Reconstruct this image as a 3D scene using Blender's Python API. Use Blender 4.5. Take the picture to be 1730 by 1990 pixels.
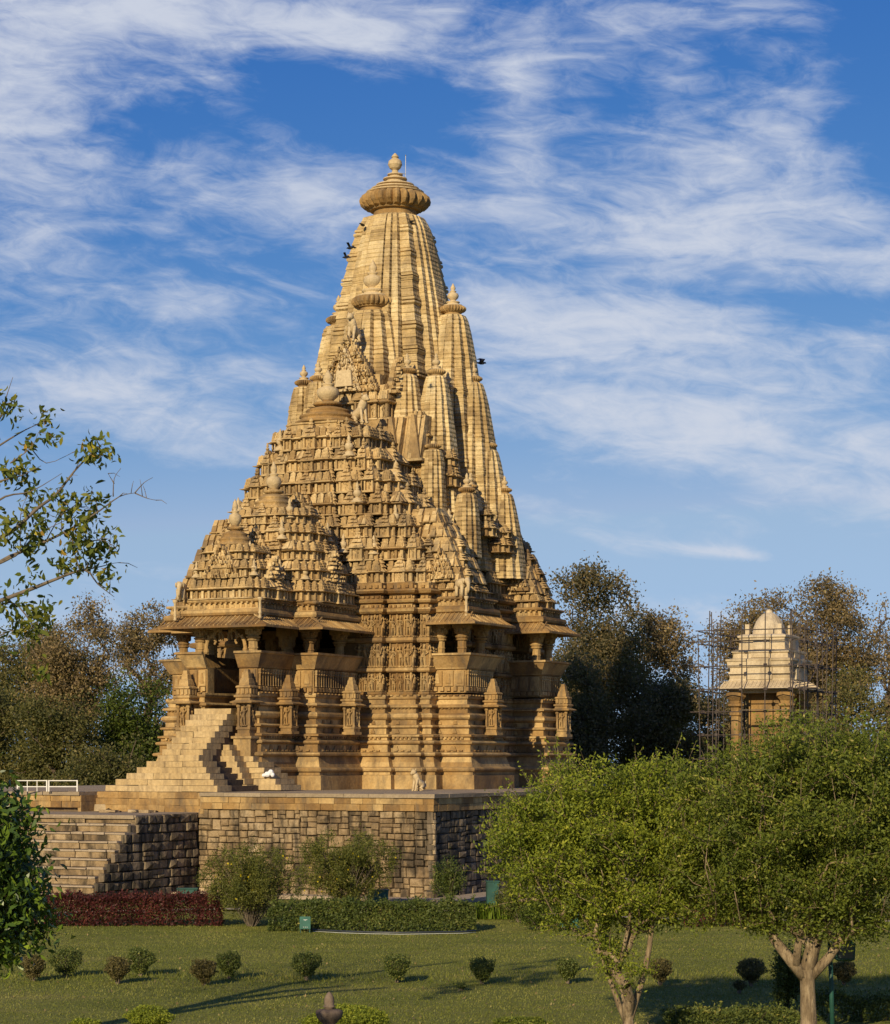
import bpy, bmesh, math, random
import numpy as np
from mathutils import Vector, Matrix, noise as mnoise

PI = math.pi
R = math.radians
for o in list(bpy.data.objects):
    bpy.data.objects.remove(o, do_unlink=True)
scene = bpy.context.scene
COL = scene.collection

# ------------------------------------------------------------------ camera
FPX, CX, HY, CAMZ = 4400.0, 865.0, 1477.0, 5.3        # focal length in photo pixels, principal column, horizon row
cam_d = bpy.data.cameras.new('camera')
cam = bpy.data.objects.new('camera', cam_d)
COL.objects.link(cam)
cam.location = (0, 0, CAMZ)
cam.rotation_euler = (R(90), 0, 0)
cam_d.sensor_fit = 'HORIZONTAL'
cam_d.sensor_width = 36
cam_d.lens = FPX / 1730 * 36
cam_d.shift_y = (HY - 995) / 1730
cam_d.clip_start = 0.5
cam_d.clip_end = 8000
scene.camera = cam

# ------------------------------------------------------------------ light
TH = R(64)                                  # direction of the temple's long axis
ca, sa = math.cos(TH), math.sin(TH)
SUN_EL = R(22)
SUN_AZ = math.atan2(-0.934, -0.358)         # horizontal direction towards the sun
sx, sy = math.cos(SUN_AZ), math.sin(SUN_AZ)
sun_d = bpy.data.lights.new('sun', 'SUN')
sun_d.energy = 4.8
sun_d.angle = R(0.5)
sun_d.color = (1.0, 0.83, 0.54)
sun = bpy.data.objects.new('sun', sun_d)
COL.objects.link(sun)
to_sun = Vector((sx * math.cos(SUN_EL), sy * math.cos(SUN_EL), math.sin(SUN_EL)))
sun.rotation_euler = to_sun.to_track_quat('Z', 'Y').to_euler()
sun.location = (-60, -60, 60)

world = bpy.data.worlds.new('World')
scene.world = world
world.use_nodes = True
wt = world.node_tree
wt.nodes.clear()


def wn(kind, **kw):
    n = wt.nodes.new(kind)
    for k, v in kw.items():
        setattr(n, k, v)
    return n


def wmath(op, a, b=None, c=None):
    n = wn('ShaderNodeMath', operation=op)
    for i, x in enumerate((a, b, c)):
        if x is None:
            continue
        if isinstance(x, (int, float)):
            n.inputs[i].default_value = x
        else:
            wt.links.new(x, n.inputs[i])
    return n.outputs[0]


w_out = wn('ShaderNodeOutputWorld')
w_bg = wn('ShaderNodeBackground')
w_bg.inputs['Strength'].default_value = 0.107
w_sky = wn('ShaderNodeTexSky', sky_type='NISHITA')
w_sky.sun_disc = False
w_sky.sun_elevation = SUN_EL
w_sky.sun_rotation = math.atan2(sx, sy)
w_sky.air_density = 0.6
w_sky.dust_density = 0.1
w_sky.ozone_density = 4.0
w_tc = wn('ShaderNodeTexCoord')
w_sep = wn('ShaderNodeSeparateXYZ')
wt.links.new(w_tc.outputs['Generated'], w_sep.inputs[0])
vx, vy, vz = w_sep.outputs
hor = wmath('SQRT', wmath('ADD', wmath('MULTIPLY', vx, vx), wmath('MULTIPLY', vy, vy)))
az = wmath('ARCTAN2', vx, vy)
el = wmath('DIVIDE', vz, wmath('MAXIMUM', hor, 0.02))


def sky_noise(ax, ay, skew, scale, detail, rough, dist, off):
    """fractal noise over azimuth / elevation, stretched along the wind"""
    c = wn('ShaderNodeCombineXYZ')
    wt.links.new(wmath('MULTIPLY', wmath('ADD', az, wmath('MULTIPLY', el, skew)), ax), c.inputs[0])
    wt.links.new(wmath('MULTIPLY', el, ay), c.inputs[1])
    c.inputs[2].default_value = off
    n = wn('ShaderNodeTexNoise')
    n.inputs['Scale'].default_value = scale
    n.inputs['Detail'].default_value = detail
    n.inputs['Roughness'].default_value = rough
    n.inputs['Distortion'].default_value = dist
    wt.links.new(c.outputs[0], n.inputs['Vector'])
    return n.outputs['Fac']


def bank(px, py, rx, ry, amp, tilt=0.0):
    """one bank of cloud (amp > 0) or clear gap (amp < 0) at a sky direction"""
    a0, e0 = (px - CX) / FPX, (HY - py) / FPX
    da, de = wmath('SUBTRACT', az, a0), wmath('SUBTRACT', el, e0)
    u = wmath('DIVIDE', da, rx / FPX)
    v = wmath('DIVIDE', wmath('ADD', de, wmath('MULTIPLY', da, tilt)), ry / FPX)
    q = wmath('ADD', wmath('MULTIPLY', u, u), wmath('MULTIPLY', v, v))
    return wmath('MULTIPLY', wmath('EXPONENT', wmath('MULTIPLY', q, -1.0)), amp)


big = sky_noise(6.0, 13.0, 0.5, 1.0, 3.0, 0.5, 0.4, 3.1)
mid = sky_noise(15.0, 42.0, 0.45, 1.0, 6.0, 0.56, 0.9, 7.7)
fine = sky_noise(50.0, 120.0, 0.6, 1.0, 8.0, 0.66, 0.8, 1.3)
dens = wmath('ADD', wmath('MULTIPLY', big, 0.55), wmath('ADD', wmath('MULTIPLY', mid, 0.75), wmath('MULTIPLY', fine, 0.40)))
for b in ((60, 130, 330, 170, 0.24, 0.1), (100, 300, 260, 60, 0.12, 0.3), (520, 40, 420, 70, 0.24, 0.05), (760, 110, 330, 60, 0.16, 0.3), (1010, 250, 60, 260, 0.12, -0.6),
          (1330, 300, 260, 150, 0.16, 0.5), (1560, 200, 130, 170, 0.12, 0.5), (1280, 660, 430, 90, 0.24, 0.22), (1500, 500, 330, 60, 0.15, 0.1),
          (1330, 840, 480, 80, 0.34, 0.12), (1600, 960, 330, 50, 0.26, 0.15), (1100, 1000, 170, 28, 0.22, 0.2), (850, 390, 320, 80, 0.18, 0.1), (560, 370, 260, 100, 0.15, 0.0),
          (220, 790, 420, 60, 0.34, 0.14), (470, 720, 160, 30, 0.15, 0.0), (420, 880, 260, 28, 0.13, 0.1), (1390, 1076, 150, 13, 0.34, 0.12),
          (80, 470, 260, 90, 0.13, 0.2), (350, 590, 320, 60, 0.13, 0.2),
          (700, 235, 170, 45, -0.13, 0.15), (1290, 755, 430, 16, -0.10, 0.1), (1500, 590, 300, 22, -0.12, 0.1), (500, 820, 420, 20, -.08, .1), (1180, 300, 120, 90, -.10, .5), (1700, 130, 120, 200, -0.18, 0.3), (1180, 170, 120, 60, -0.10, 0.3), (1250, 420, 260, 120, 0.12, 0.4), (1480, 330, 220, 160, 0.10, 0.5), (620, 560, 260, 60, .08, .1), (330, 260, 170, 70, -0.12, 0.5),
          (480, 470, 170, 50, -0.12, 0.2), (1600, 620, 160, 50, -0.18, 0.0), (1380, 940, 60, 26, -0.1, 0.0), (420, 1000, 600, 110, -0.3, 0.0), (1500, 1120, 500, 36, -0.3, 0.0)):
    dens = wmath('ADD', dens, bank(*b))
mask = wn('ShaderNodeMapRange')
mask.interpolation_type = 'SMOOTHSTEP'
mask.inputs['From Min'].default_value = 0.79
mask.inputs['From Max'].default_value = 1.30
mask.inputs['To Max'].default_value = 0.92
wt.links.new(dens, mask.inputs['Value'])
# deepen the blue of the clear sky, channel by channel
w_sr = wn('ShaderNodeSeparateColor')
wt.links.new(w_sky.outputs[0], w_sr.inputs[0])
sr, sg_, sb_ = w_sr.outputs
b_out = wmath('MULTIPLY', wmath('POWER', sb_, 0.52), 2.07)
g_out = wmath('MINIMUM', wmath('MULTIPLY', wmath('POWER', sg_, 1.18), 0.65), wmath('MULTIPLY', b_out, 0.70))
r_out = wmath('MINIMUM', wmath('MULTIPLY', wmath('POWER', sr, 2.1), 0.394), wmath('MULTIPLY', b_out, 0.48))
w_hsv = wn('ShaderNodeCombineColor')
for k_, o_ in enumerate((r_out, g_out, b_out)):
    wt.links.new(o_, w_hsv.inputs[k_])
cl_col = wn('ShaderNodeRGB')
cl_col.outputs[0].default_value = (5.9, 6.3, 7.2, 1)
w_mix = wn('ShaderNodeMixRGB')
wt.links.new(mask.outputs[0], w_mix.inputs['Fac'])
wt.links.new(w_hsv.outputs[0], w_mix.inputs['Color1'])
wt.links.new(cl_col.outputs[0], w_mix.inputs['Color2'])
wt.links.new(w_mix.outputs[0], w_bg.inputs['Color'])
wt.links.new(w_bg.outputs[0], w_out.inputs['Surface'])

scene.view_settings.view_transform = 'Standard'
scene.view_settings.look = 'None'
scene.view_settings.exposure = 0.0
scene.view_settings.gamma = 1.0
scene.view_settings.use_curve_mapping = False
scene.cycles.max_bounces = 6
scene.cycles.transparent_max_bounces = 8


# ------------------------------------------------------------------ places
def at(px, py, Y):
    """photo pixel at a chosen distance -> world point"""
    return Vector(((px - CX) / FPX * Y, Y, CAMZ - (py - HY) / FPX * Y))


def on_ground(px, py):
    Y = FPX * CAMZ / (py - HY)
    return Vector(((px - CX) / FPX * Y, Y, 0))


TERR = 4.0                                   # height of the stone terrace
YT = 112.0
TO = Vector(((768 - CX) / FPX * YT, YT, TERR))   # under the main tower


# ------------------------------------------------------------------ objects
def tag(o, label=None, cat=None, group=None, kind=None):
    if label: o['label'] = label
    if cat: o['category'] = cat
    if group: o['group'] = group
    if kind: o['kind'] = kind
    return o


def empty(name, loc=(0, 0, 0), rz=0.0, parent=None):
    o = bpy.data.objects.new(name, None)
    COL.objects.link(o)
    o.location = loc
    o.rotation_euler = (0, 0, rz)
    o.empty_display_size = 0.3
    if parent: o.parent = parent
    return o


def inst(name, mesh, parent=None, loc=(0, 0, 0), rz=0.0, scale=(1, 1, 1), rot=None):
    o = bpy.data.objects.new(name, mesh)
    COL.objects.link(o)
    o.location = loc
    o.rotation_euler = rot if rot else (0, 0, rz)
    o.scale = scale if not isinstance(scale, (int, float)) else (scale,) * 3
    if parent: o.parent = parent
    return o


class MB:
    """collects faces with a tint value each; build() links them as one mesh object"""

    def __init__(self, seed=0):
        self.v, self.f, self.t = [], [], []
        self.rnd = random.Random(seed)
        self.tint = None                      # None: random per piece

    def tv(self):
        return self.rnd.random() if self.tint is None else self.tint

    def quad(self, a, b, c, d, t=None):
        i = len(self.v)
        self.v += [a, b, c, d]
        self.f.append((i, i + 1, i + 2, i + 3))
        self.t.append(self.tv() if t is None else t)

    def box(self, x0, y0, z0, x1, y1, z1, t=None, jit=0.0):
        t = self.tv() if t is None else t
        i = len(self.v)
        P = [(x0, y0, z0), (x1, y0, z0), (x1, y1, z0), (x0, y1, z0), (x0, y0, z1), (x1, y0, z1), (x1, y1, z1), (x0, y1, z1)]
        if jit:
            u = self.rnd.uniform
            P = [(p[0] + u(-jit, jit), p[1] + u(-jit, jit), p[2] + u(-jit, jit)) for p in P]
        self.v += P
        for q in ((0, 3, 2, 1), (4, 5, 6, 7), (0, 1, 5, 4), (1, 2, 6, 5), (2, 3, 7, 6), (3, 0, 4, 7)):
            self.f.append(tuple(i + k for k in q))
            self.t.append(t)

    def obox(self, o, T, N, u0, u1, n0, n1, z0, z1, t=None, top=1.0, n1t=None):
        """box in an edge frame: o origin (x,y), T along, N outwards; top scales the width at the top"""
        t = self.tv() if t is None else t
        i = len(self.v)
        um = (u0 + u1) / 2
        a0, a1 = um + (u0 - um) * top, um + (u1 - um) * top
        nt = n1 if n1t is None else n1t
        for (uu0, uu1, nn1, z) in ((u0, u1, n1, z0), (a0, a1, nt, z1)):
            for (uu, nn) in ((uu0, n0), (uu1, n0), (uu1, nn1), (uu0, nn1)):
                self.v.append((o[0] + T[0] * uu + N[0] * nn, o[1] + T[1] * uu + N[1] * nn, z))
        for q in ((0, 1, 2, 3), (7, 6, 5, 4), (1, 0, 4, 5), (2, 1, 5, 6), (3, 2, 6, 7), (0, 3, 7, 4)):
            self.f.append(tuple(i + k for k in q))
            self.t.append(t)

    def sweep(self, path, prof, closed=True, pclosed=False, cap=False, seg_tint=True, caps=True):
        """prof = [(offset, z)] carried along a plan path (outwards is the right-hand side)"""
        n, m = len(path), len(prof)
        nor = []
        for i in range(n if closed else n - 1):
            a, b = path[i], path[(i + 1) % n]
            dx, dy = b[0] - a[0], b[1] - a[1]
            l = math.hypot(dx, dy) or 1e-9
            nor.append((dy / l, -dx / l))
        mit = []
        for i in range(n):
            if closed:
                n1, n2 = nor[i - 1], nor[i]
            else:
                n1, n2 = nor[max(0, i - 1)], nor[min(n - 2, i)]
            d = 1 + n1[0] * n2[0] + n1[1] * n2[1]
            d = max(d, 0.3)
            mit.append(((n1[0] + n2[0]) / d, (n1[1] + n2[1]) / d))
        base = len(self.v)
        for (off, z) in prof:
            for i in range(n):
                self.v.append((path[i][0] + mit[i][0] * off, path[i][1] + mit[i][1] * off, z))
        mm = m if pclosed else m - 1
        for j in range(mm):
            j2 = (j + 1) % m
            for i in range(n if closed else n - 1):
                i2 = (i + 1) % n
                self.f.append((base + j * n + i, base + j * n + i2, base + j2 * n + i2, base + j2 * n + i))
                self.t.append(self.tv())
        if cap:
            self.f.append(tuple(base + (m - 1) * n + i for i in range(n)))
            self.t.append(self.tv())
        if not closed and pclosed and caps:
            self.f.append(tuple(base + j * n for j in range(m)))
            self.t.append(self.tv())
            self.f.append(tuple(base + j * n + n - 1 for j in reversed(range(m))))
            self.t.append(self.tv())

    def lathe(self, prof, c=(0, 0, 0), seg=12, lobes=0, depth=0.0, t=None, sx=1.0, sy=1.0, cap=True):
        """prof = [(radius, z)] from bottom to top; lobes cut ribs into it where the third value is 1"""
        t = self.tv() if t is None else t
        base = len(self.v)
        for p in prof:
            r, z = p[0], p[1]
            lob = p[2] if len(p) > 2 else 0
            for k in range(seg):
                a = 2 * PI * k / seg
                rr = r
                if lobes and lob:
                    rr = r * (1 - depth * lob * (1 - abs(math.sin(a * lobes / 2))))
                self.v.append((c[0] + rr * math.cos(a) * sx, c[1] + rr * math.sin(a) * sy, c[2] + z))
        for j in range(len(prof) - 1):
            for k in range(seg):
                k2 = (k + 1) % seg
                self.f.append((base + j * seg + k, base + j * seg + k2, base + (j + 1) * seg + k2, base + (j + 1) * seg + k))
                self.t.append(t)
        if cap:
            self.f.append(tuple(base + (len(prof) - 1) * seg + k for k in range(seg)))
            self.t.append(t)
            self.f.append(tuple(base + k for k in reversed(range(seg))))
            self.t.append(t)

    def tube(self, pts, rad, seg=6, t=None, cap=True):
        t = self.tv() if t is None else t
        base = len(self.v)
        n = len(pts)
        P = [Vector(p) for p in pts]
        ref = None
        for i in range(n):
            d = (P[min(i + 1, n - 1)] - P[max(i - 1, 0)])
            if d.length < 1e-9: d = Vector((0, 0, 1))
            d.normalize()
            if ref is None:
                ref = d.orthogonal().normalized()
            ref = (ref - d * ref.dot(d))
            if ref.length < 1e-6: ref = d.orthogonal()
            ref.normalize()
            bi = d.cross(ref)
            r = rad[i] if isinstance(rad, (list, tuple)) else rad
            for k in range(seg):
                a = 2 * PI * k / seg
                q = P[i] + (ref * math.cos(a) + bi * math.sin(a)) * r
                self.v.append((q.x, q.y, q.z))
        for i in range(n - 1):
            for k in range(seg):
                k2 = (k + 1) % seg
                self.f.append((base + i * seg + k, base + i * seg + k2, base + (i + 1) * seg + k2, base + (i + 1) * seg + k))
                self.t.append(t)
        if cap:
            self.f.append(tuple(base + k for k in reversed(range(seg))))
            self.t.append(t)
            self.f.append(tuple(base + (n - 1) * seg + k for k in range(seg)))
            self.t.append(t)

    def ball(self, c, rx, ry, rz, seg=8, rings=5, t=None):
        t = self.tv() if t is None else t
        prof = [(math.sin(PI * (j + .02) / (rings + .04)), -math.cos(PI * (j + .02) / (rings + .04)) * rz) for j in range(rings + 1)]
        base = len(self.v)
        for (r, z) in prof:
            for k in range(seg):
                a = 2 * PI * k / seg
                self.v.append((c[0] + r * rx * math.cos(a), c[1] + r * ry * math.sin(a), c[2] + z))
        for j in range(rings):
            for k in range(seg):
                k2 = (k + 1) % seg
                self.f.append((base + j * seg + k, base + j * seg + k2, base + (j + 1) * seg + k2, base + (j + 1) * seg + k))
                self.t.append(t)

    def add(self, other, loc=(0, 0, 0), T=(1, 0), N=(0, 1), sc=1.0, scz=None, t=None):
        """copy another builder's faces in, its x along T and its y along N"""
        base = len(self.v)
        scz = sc if scz is None else scz
        for (x, y, z) in other.v:
            self.v.append((loc[0] + (T[0] * x + N[0] * y) * sc, loc[1] + (T[1] * x + N[1] * y) * sc, loc[2] + z * scz))
        tt = self.tv() if t is None else t
        for f in other.f:
            self.f.append(tuple(base + k for k in f))
            self.t.append(tt)

    def mesh(self, name, mat, smooth=False):
        me = bpy.data.meshes.new(name)
        me.from_pydata(self.v, [], self.f)
        a = me.attributes.new('tint', 'FLOAT', 'FACE')
        a.data.foreach_set('value', self.t)
        me.materials.append(mat)
        if smooth:
            me.polygons.foreach_set('use_smooth', [True] * len(me.polygons))
        me.update()
        return me

    def build(self, name, mat, parent=None, smooth=False, loc=(0, 0, 0), rz=0.0, fix=True):
        me = self.mesh(name, mat, smooth)
        if fix:
            bm = bmesh.new()
            bm.from_mesh(me)
            bmesh.ops.recalc_face_normals(bm, faces=bm.faces)
            bm.to_mesh(me)
            bm.free()
        return inst(name, me, parent, loc, rz)


def along(path, closed=True):
    """edges of a plan path as (origin, T, N, length)"""
    n = len(path)
    for i in range(n if closed else n - 1):
        a, b = path[i], path[(i + 1) % n]
        dx, dy = b[0] - a[0], b[1] - a[1]
        l = math.hypot(dx, dy)
        if l < 1e-6: continue
        T = (dx / l, dy / l)
        yield a, T, (T[1], -T[0]), l


# ------------------------------------------------------------------ materials
def new_mat(name):
    m = bpy.data.materials.new(name)
    m.use_nodes = True
    nt = m.node_tree
    b = nt.nodes['Principled BSDF']
    return m, nt, b


def nd(nt, kind, **kw):
    n = nt.nodes.new(kind)
    for k, v in kw.items():
        if k.startswith('i_'):
            n.inputs[k[2:].replace('_', ' ')].default_value = v
        else:
            setattr(n, k, v)
    return n


def ramp(nt, src, stops):
    r = nt.nodes.new('ShaderNodeValToRGB')
    el_ = r.color_ramp.elements
    el_[0].position, el_[0].color = stops[0][0], tuple(stops[0][1]) + (1,)
    el_[1].position, el_[1].color = stops[-1][0], tuple(stops[-1][1]) + (1,)
    for p, c in stops[1:-1]:
        e = el_.new(p)
        e.color = tuple(c) + (1,)
    nt.links.new(src, r.inputs[0])
    return r.outputs['Color']


def noise_tex(nt, vec, scale, detail=4, rough=0.55, dist=0.0):
    n = nd(nt, 'ShaderNodeTexNoise')
    n.inputs['Scale'].default_value = scale
    n.inputs['Detail'].default_value = detail
    n.inputs['Roughness'].default_value = rough
    n.inputs['Distortion'].default_value = dist
    nt.links.new(vec, n.inputs['Vector'])
    return n.outputs['Fac']


def mixc(nt, fac, a, b, blend='MIX'):
    m = nd(nt, 'ShaderNodeMixRGB', blend_type=blend)
    for s, x in ((m.inputs['Fac'], fac), (m.inputs['Color1'], a), (m.inputs['Color2'], b)):
        if isinstance(x, (int, float)):
            s.default_value = x
        elif isinstance(x, tuple):
            s.default_value = x + (1,) if len(x) == 3 else x
        else:
            nt.links.new(x, s)
    return m.outputs[0]


def scaled_pos(nt, sc):
    g = nd(nt, 'ShaderNodeNewGeometry')
    mp = nd(nt, 'ShaderNodeMapping')
    mp.inputs['Scale'].default_value = sc
    nt.links.new(g.outputs['Position'], mp.inputs['Vector'])
    return mp.outputs[0]


def stone(name, c_lo, c_mid, c_hi, stain=(0.05, 0.04, 0.03), stain_lo=0.62, stain_hi=0.8, stain_amt=0.6, bump=0.5, carve=0.0, streak=(1.2, 1.2, 0.25), rough=0.9, bump_scale=5.0, tw=0.45, pw=0.75, bands=0.0, grime=0.0):
    """weathered sandstone: a tone for each block, broad patches, water stains, grain and (carve) worn relief"""
    m, nt, b = new_mat(name)
    pos = scaled_pos(nt, (1, 1, 1))
    at_ = nd(nt, 'ShaderNodeAttribute', attribute_name='tint')
    oi = nd(nt, 'ShaderNodeObjectInfo')
    sm = nd(nt, 'ShaderNodeMath', operation='ADD')
    ml = nd(nt, 'ShaderNodeMath', operation='MULTIPLY_ADD')
    ml.inputs[1].default_value = tw
    nt.links.new(at_.outputs['Fac'], ml.inputs[0])
    m2 = nd(nt, 'ShaderNodeMath', operation='MULTIPLY')
    m2.inputs[1].default_value = 0.28
    nt.links.new(oi.outputs['Random'], m2.inputs[0])
    nt.links.new(m2.outputs[0], ml.inputs[2])
    patch = noise_tex(nt, pos, 0.55, 5, 0.6)
    m3 = nd(nt, 'ShaderNodeMath', operation='MULTIPLY_ADD')
    m3.inputs[1].default_value = pw
    m3.inputs[2].default_value = 0.52 - tw / 2 - 0.14 - pw / 2
    nt.links.new(patch, m3.inputs[0])
    nt.links.new(ml.outputs[0], sm.inputs[0])
    nt.links.new(m3.outputs[0], sm.inputs[1])
    col = ramp(nt, sm.outputs[0], [(0.1, c_lo), (0.5, c_mid), (0.9, c_hi)])
    grain = noise_tex(nt, pos, 9.0, 6, 0.7)
    col = mixc(nt, 1.0, col, ramp(nt, grain, [(0.25, (0.72, 0.70, 0.68)), (0.7, (1.12, 1.12, 1.12))]), 'MULTIPLY')
    st = noise_tex(nt, scaled_pos(nt, streak), 1.0, 7, 0.65, 0.3)
    stm = nd(nt, 'ShaderNodeMapRange')
    stm.inputs['From Min'].default_value = stain_lo
    stm.inputs['From Max'].default_value = stain_hi
    stm.inputs['To Max'].default_value = stain_amt
    nt.links.new(st, stm.inputs['Value'])
    col = mixc(nt, stm.outputs[0], col, stain)
    if grime:                                   # grey crusts of lichen and old rain runs
        gm = noise_tex(nt, scaled_pos(nt, (2.6, 2.6, 1.1)), 1.0, 9, 0.72, 0.5)
        gr_ = nd(nt, 'ShaderNodeMapRange')
        gr_.inputs['From Min'].default_value = 0.52
        gr_.inputs['From Max'].default_value = 0.66
        gr_.inputs['To Max'].default_value = grime
        nt.links.new(gm, gr_.inputs['Value'])
        col = mixc(nt, gr_.outputs[0], col, (0.13, 0.115, 0.09))
    nt.links.new(col, b.inputs['Base Color'])
    b.inputs['Roughness'].default_value = rough
    b.inputs['Specular IOR Level'].default_value = 0.15
    hgt = noise_tex(nt, pos, bump_scale, 8, 0.65)
    bp = nd(nt, 'ShaderNodeBump')
    bp.inputs['Strength'].default_value = bump
    bp.inputs['Distance'].default_value = 0.08
    nt.links.new(hgt, bp.inputs['Height'])
    last = bp.outputs[0]
    if bands:                                   # fine horizontal courses of carving
        wv = nd(nt, 'ShaderNodeTexWave', wave_type='BANDS', bands_direction='Z', wave_profile='SIN')
        wv.inputs['Scale'].default_value = 1.45
        wv.inputs['Distortion'].default_value = 0.5
        wv.inputs['Detail'].default_value = 3
        wv.inputs['Detail Scale'].default_value = 3
        nt.links.new(pos, wv.inputs['Vector'])
        b3 = nd(nt, 'ShaderNodeBump')
        b3.inputs['Strength'].default_value = bands
        b3.inputs['Distance'].default_value = 0.06
        nt.links.new(wv.outputs['Fac'], b3.inputs['Height'])
        nt.links.new(last, b3.inputs['Normal'])
        last = b3.outputs[0]
    if carve:
        vo = nd(nt, 'ShaderNodeTexVoronoi', feature='F1')
        vo.inputs['Scale'].default_value = 5.5
        vo.inputs['Randomness'].default_value = 0.85
        nt.links.new(scaled_pos(nt, (1, 1, 0.75)), vo.inputs['Vector'])
        b2 = nd(nt, 'ShaderNodeBump', invert=True)
        b2.inputs['Strength'].default_value = carve
        b2.inputs['Distance'].default_value = 0.12
        nt.links.new(vo.outputs['Distance'], b2.inputs['Height'])
        nt.links.new(last, b2.inputs['Normal'])
        last = b2.outputs[0]
    nt.links.new(last, b.inputs['Normal'])
    return m


def plain(name, col, rough=0.6, var=0.15, scale=6.0, metal=0.0, bump=0.1):
    m, nt, b = new_mat(name)
    pos = scaled_pos(nt, (1, 1, 1))
    n = noise_tex(nt, pos, scale, 5, 0.6)
    lo = tuple(c * (1 - var * 1.6) for c in col)
    hi = tuple(min(1, c * (1 + var)) for c in col)
    nt.links.new(ramp(nt, n, [(0.3, lo), (0.7, hi)]), b.inputs['Base Color'])
    b.inputs['Roughness'].default_value = rough
    b.inputs['Metallic'].default_value = metal
    bp = nd(nt, 'ShaderNodeBump')
    bp.inputs['Strength'].default_value = bump
    bp.inputs['Distance'].default_value = 0.02
    nt.links.new(n, bp.inputs['Height'])
    nt.links.new(bp.outputs[0], b.inputs['Normal'])
    return m


def leaf_mat(name, stops, trans=0.35, rough=0.55, patch=0.0, spec=0.25):
    """leaf colours picked leaf by leaf from the tint attribute"""
    m, nt, b = new_mat(name)
    at_ = nd(nt, 'ShaderNodeAttribute', attribute_name='tint')
    col = ramp(nt, at_.outputs['Fac'], stops)
    nt.links.new(col, b.inputs['Base Color'])
    b.inputs['Roughness'].default_value = rough
    b.inputs['Specular IOR Level'].default_value = spec
    tr = nd(nt, 'ShaderNodeBsdfTranslucent')
    nt.links.new(mixc(nt, 0.5, col, (0.30, 0.34, 0.03), 'MIX'), tr.inputs['Color'])
    mx = nd(nt, 'ShaderNodeMixShader')
    mx.inputs[0].default_value = trans
    nt.links.new(b.outputs[0], mx.inputs[1])
    nt.links.new(tr.outputs[0], mx.inputs[2])
    nt.links.new(mx.outputs[0], nt.nodes['Material Output'].inputs['Surface'])
    return m


M = {}
M['sand'] = stone('sandstone', (0.19, 0.105, 0.040), (0.375, 0.230, 0.088), (0.56, 0.39, 0.175), stain=(0.115, 0.08, 0.05), stain_lo=0.45, stain_hi=0.65, stain_amt=0.75, tw=0.6, pw=1.3, streak=(1.0, 1.0, 0.4), grime=0.45)
M['roof'] = stone('roof_sandstone', (0.24, 0.148, 0.065), (0.51, 0.35, 0.158), (0.70, 0.53, 0.28), stain=(0.16, 0.115, 0.07), stain_lo=0.46, stain_hi=0.66, stain_amt=0.72, tw=0.6, pw=1.1, streak=(1.1, 1.1, 0.5), carve=0.35, grime=0.42)
M['tower'] = stone('tower_sandstone', (0.25, 0.165, 0.075), (0.56, 0.40, 0.185), (0.76, 0.60, 0.33), stain=(0.22, 0.155, 0.085), stain_lo=0.47, stain_hi=0.68, stain_amt=0.65, tw=0.55, pw=1.2, streak=(0.9, 0.9, 0.3), carve=0.3, bands=0.8, grime=0.32)
M['inner'] = stone('shade_darkened_stone', (0.06, 0.045, 0.03), (0.10, 0.075, 0.05), (0.15, 0.11, 0.07), stain=(0.03, 0.025, 0.02))  # low albedo paints the gloom of the hall interior into the stone colour
M['carved'] = stone('carved_sandstone', (0.25, 0.15, 0.065), (0.41, 0.27, 0.125), (0.55, 0.40, 0.21), stain=(0.11, 0.075, 0.04), stain_lo=0.56, stain_hi=0.76, stain_amt=0.5, carve=0.55)
M['pale'] = stone('pale_sandstone', (0.46, 0.34, 0.19), (0.55, 0.42, 0.24), (0.62, 0.49, 0.30), stain=(0.22, 0.15, 0.08), stain_amt=0.4)
M['step'] = stone('step_sandstone', (0.40, 0.28, 0.13), (0.52, 0.38, 0.19), (0.60, 0.46, 0.26), stain=(0.17, 0.12, 0.075), stain_lo=0.45, stain_hi=0.66, stain_amt=0.6, streak=(4, 4, 0.6))
M['rubble'] = stone('rubble_stone', (0.13, 0.085, 0.05), (0.34, 0.24, 0.13), (0.58, 0.45, 0.28), stain=(0.045, 0.037, 0.028), stain_lo=0.45, stain_hi=0.60, stain_amt=0.85, streak=(1.5, 1.5, 0.5), bump=1.3, tw=0.35, pw=1.3)
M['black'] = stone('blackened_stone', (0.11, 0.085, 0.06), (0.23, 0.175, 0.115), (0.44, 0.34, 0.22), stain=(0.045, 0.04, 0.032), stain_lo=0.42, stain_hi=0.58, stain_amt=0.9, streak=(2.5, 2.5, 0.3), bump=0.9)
M['white_stone'] = stone('lime_stone', (0.46, 0.36, 0.22), (0.60, 0.49, 0.33), (0.70, 0.60, 0.43), stain=(0.22, 0.165, 0.105), stain_lo=.48, stain_hi=.68, stain_amt=0.6, tw=.5)
M['dark_stone'] = stone('grey_stone', (0.10, 0.075, 0.055), (0.16, 0.12, 0.09), (0.24, 0.18, 0.13), stain=(0.4, 0.36, 0.28), stain_lo=0.62, stain_hi=0.7, stain_amt=0.5, streak=(5, 5, 4))
M['terrace'] = stone('terrace_paving', (0.22, 0.17, 0.11), (0.32, 0.25, 0.165), (0.40, 0.32, 0.22), stain=(0.1, 0.08, 0.06), stain_amt=0.4)
M['mortar'] = stone('wall_core', (0.08, 0.06, 0.04), (0.13, 0.09, 0.06), (0.18, 0.13, 0.08), stain=(0.03, 0.025, 0.02))


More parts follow.
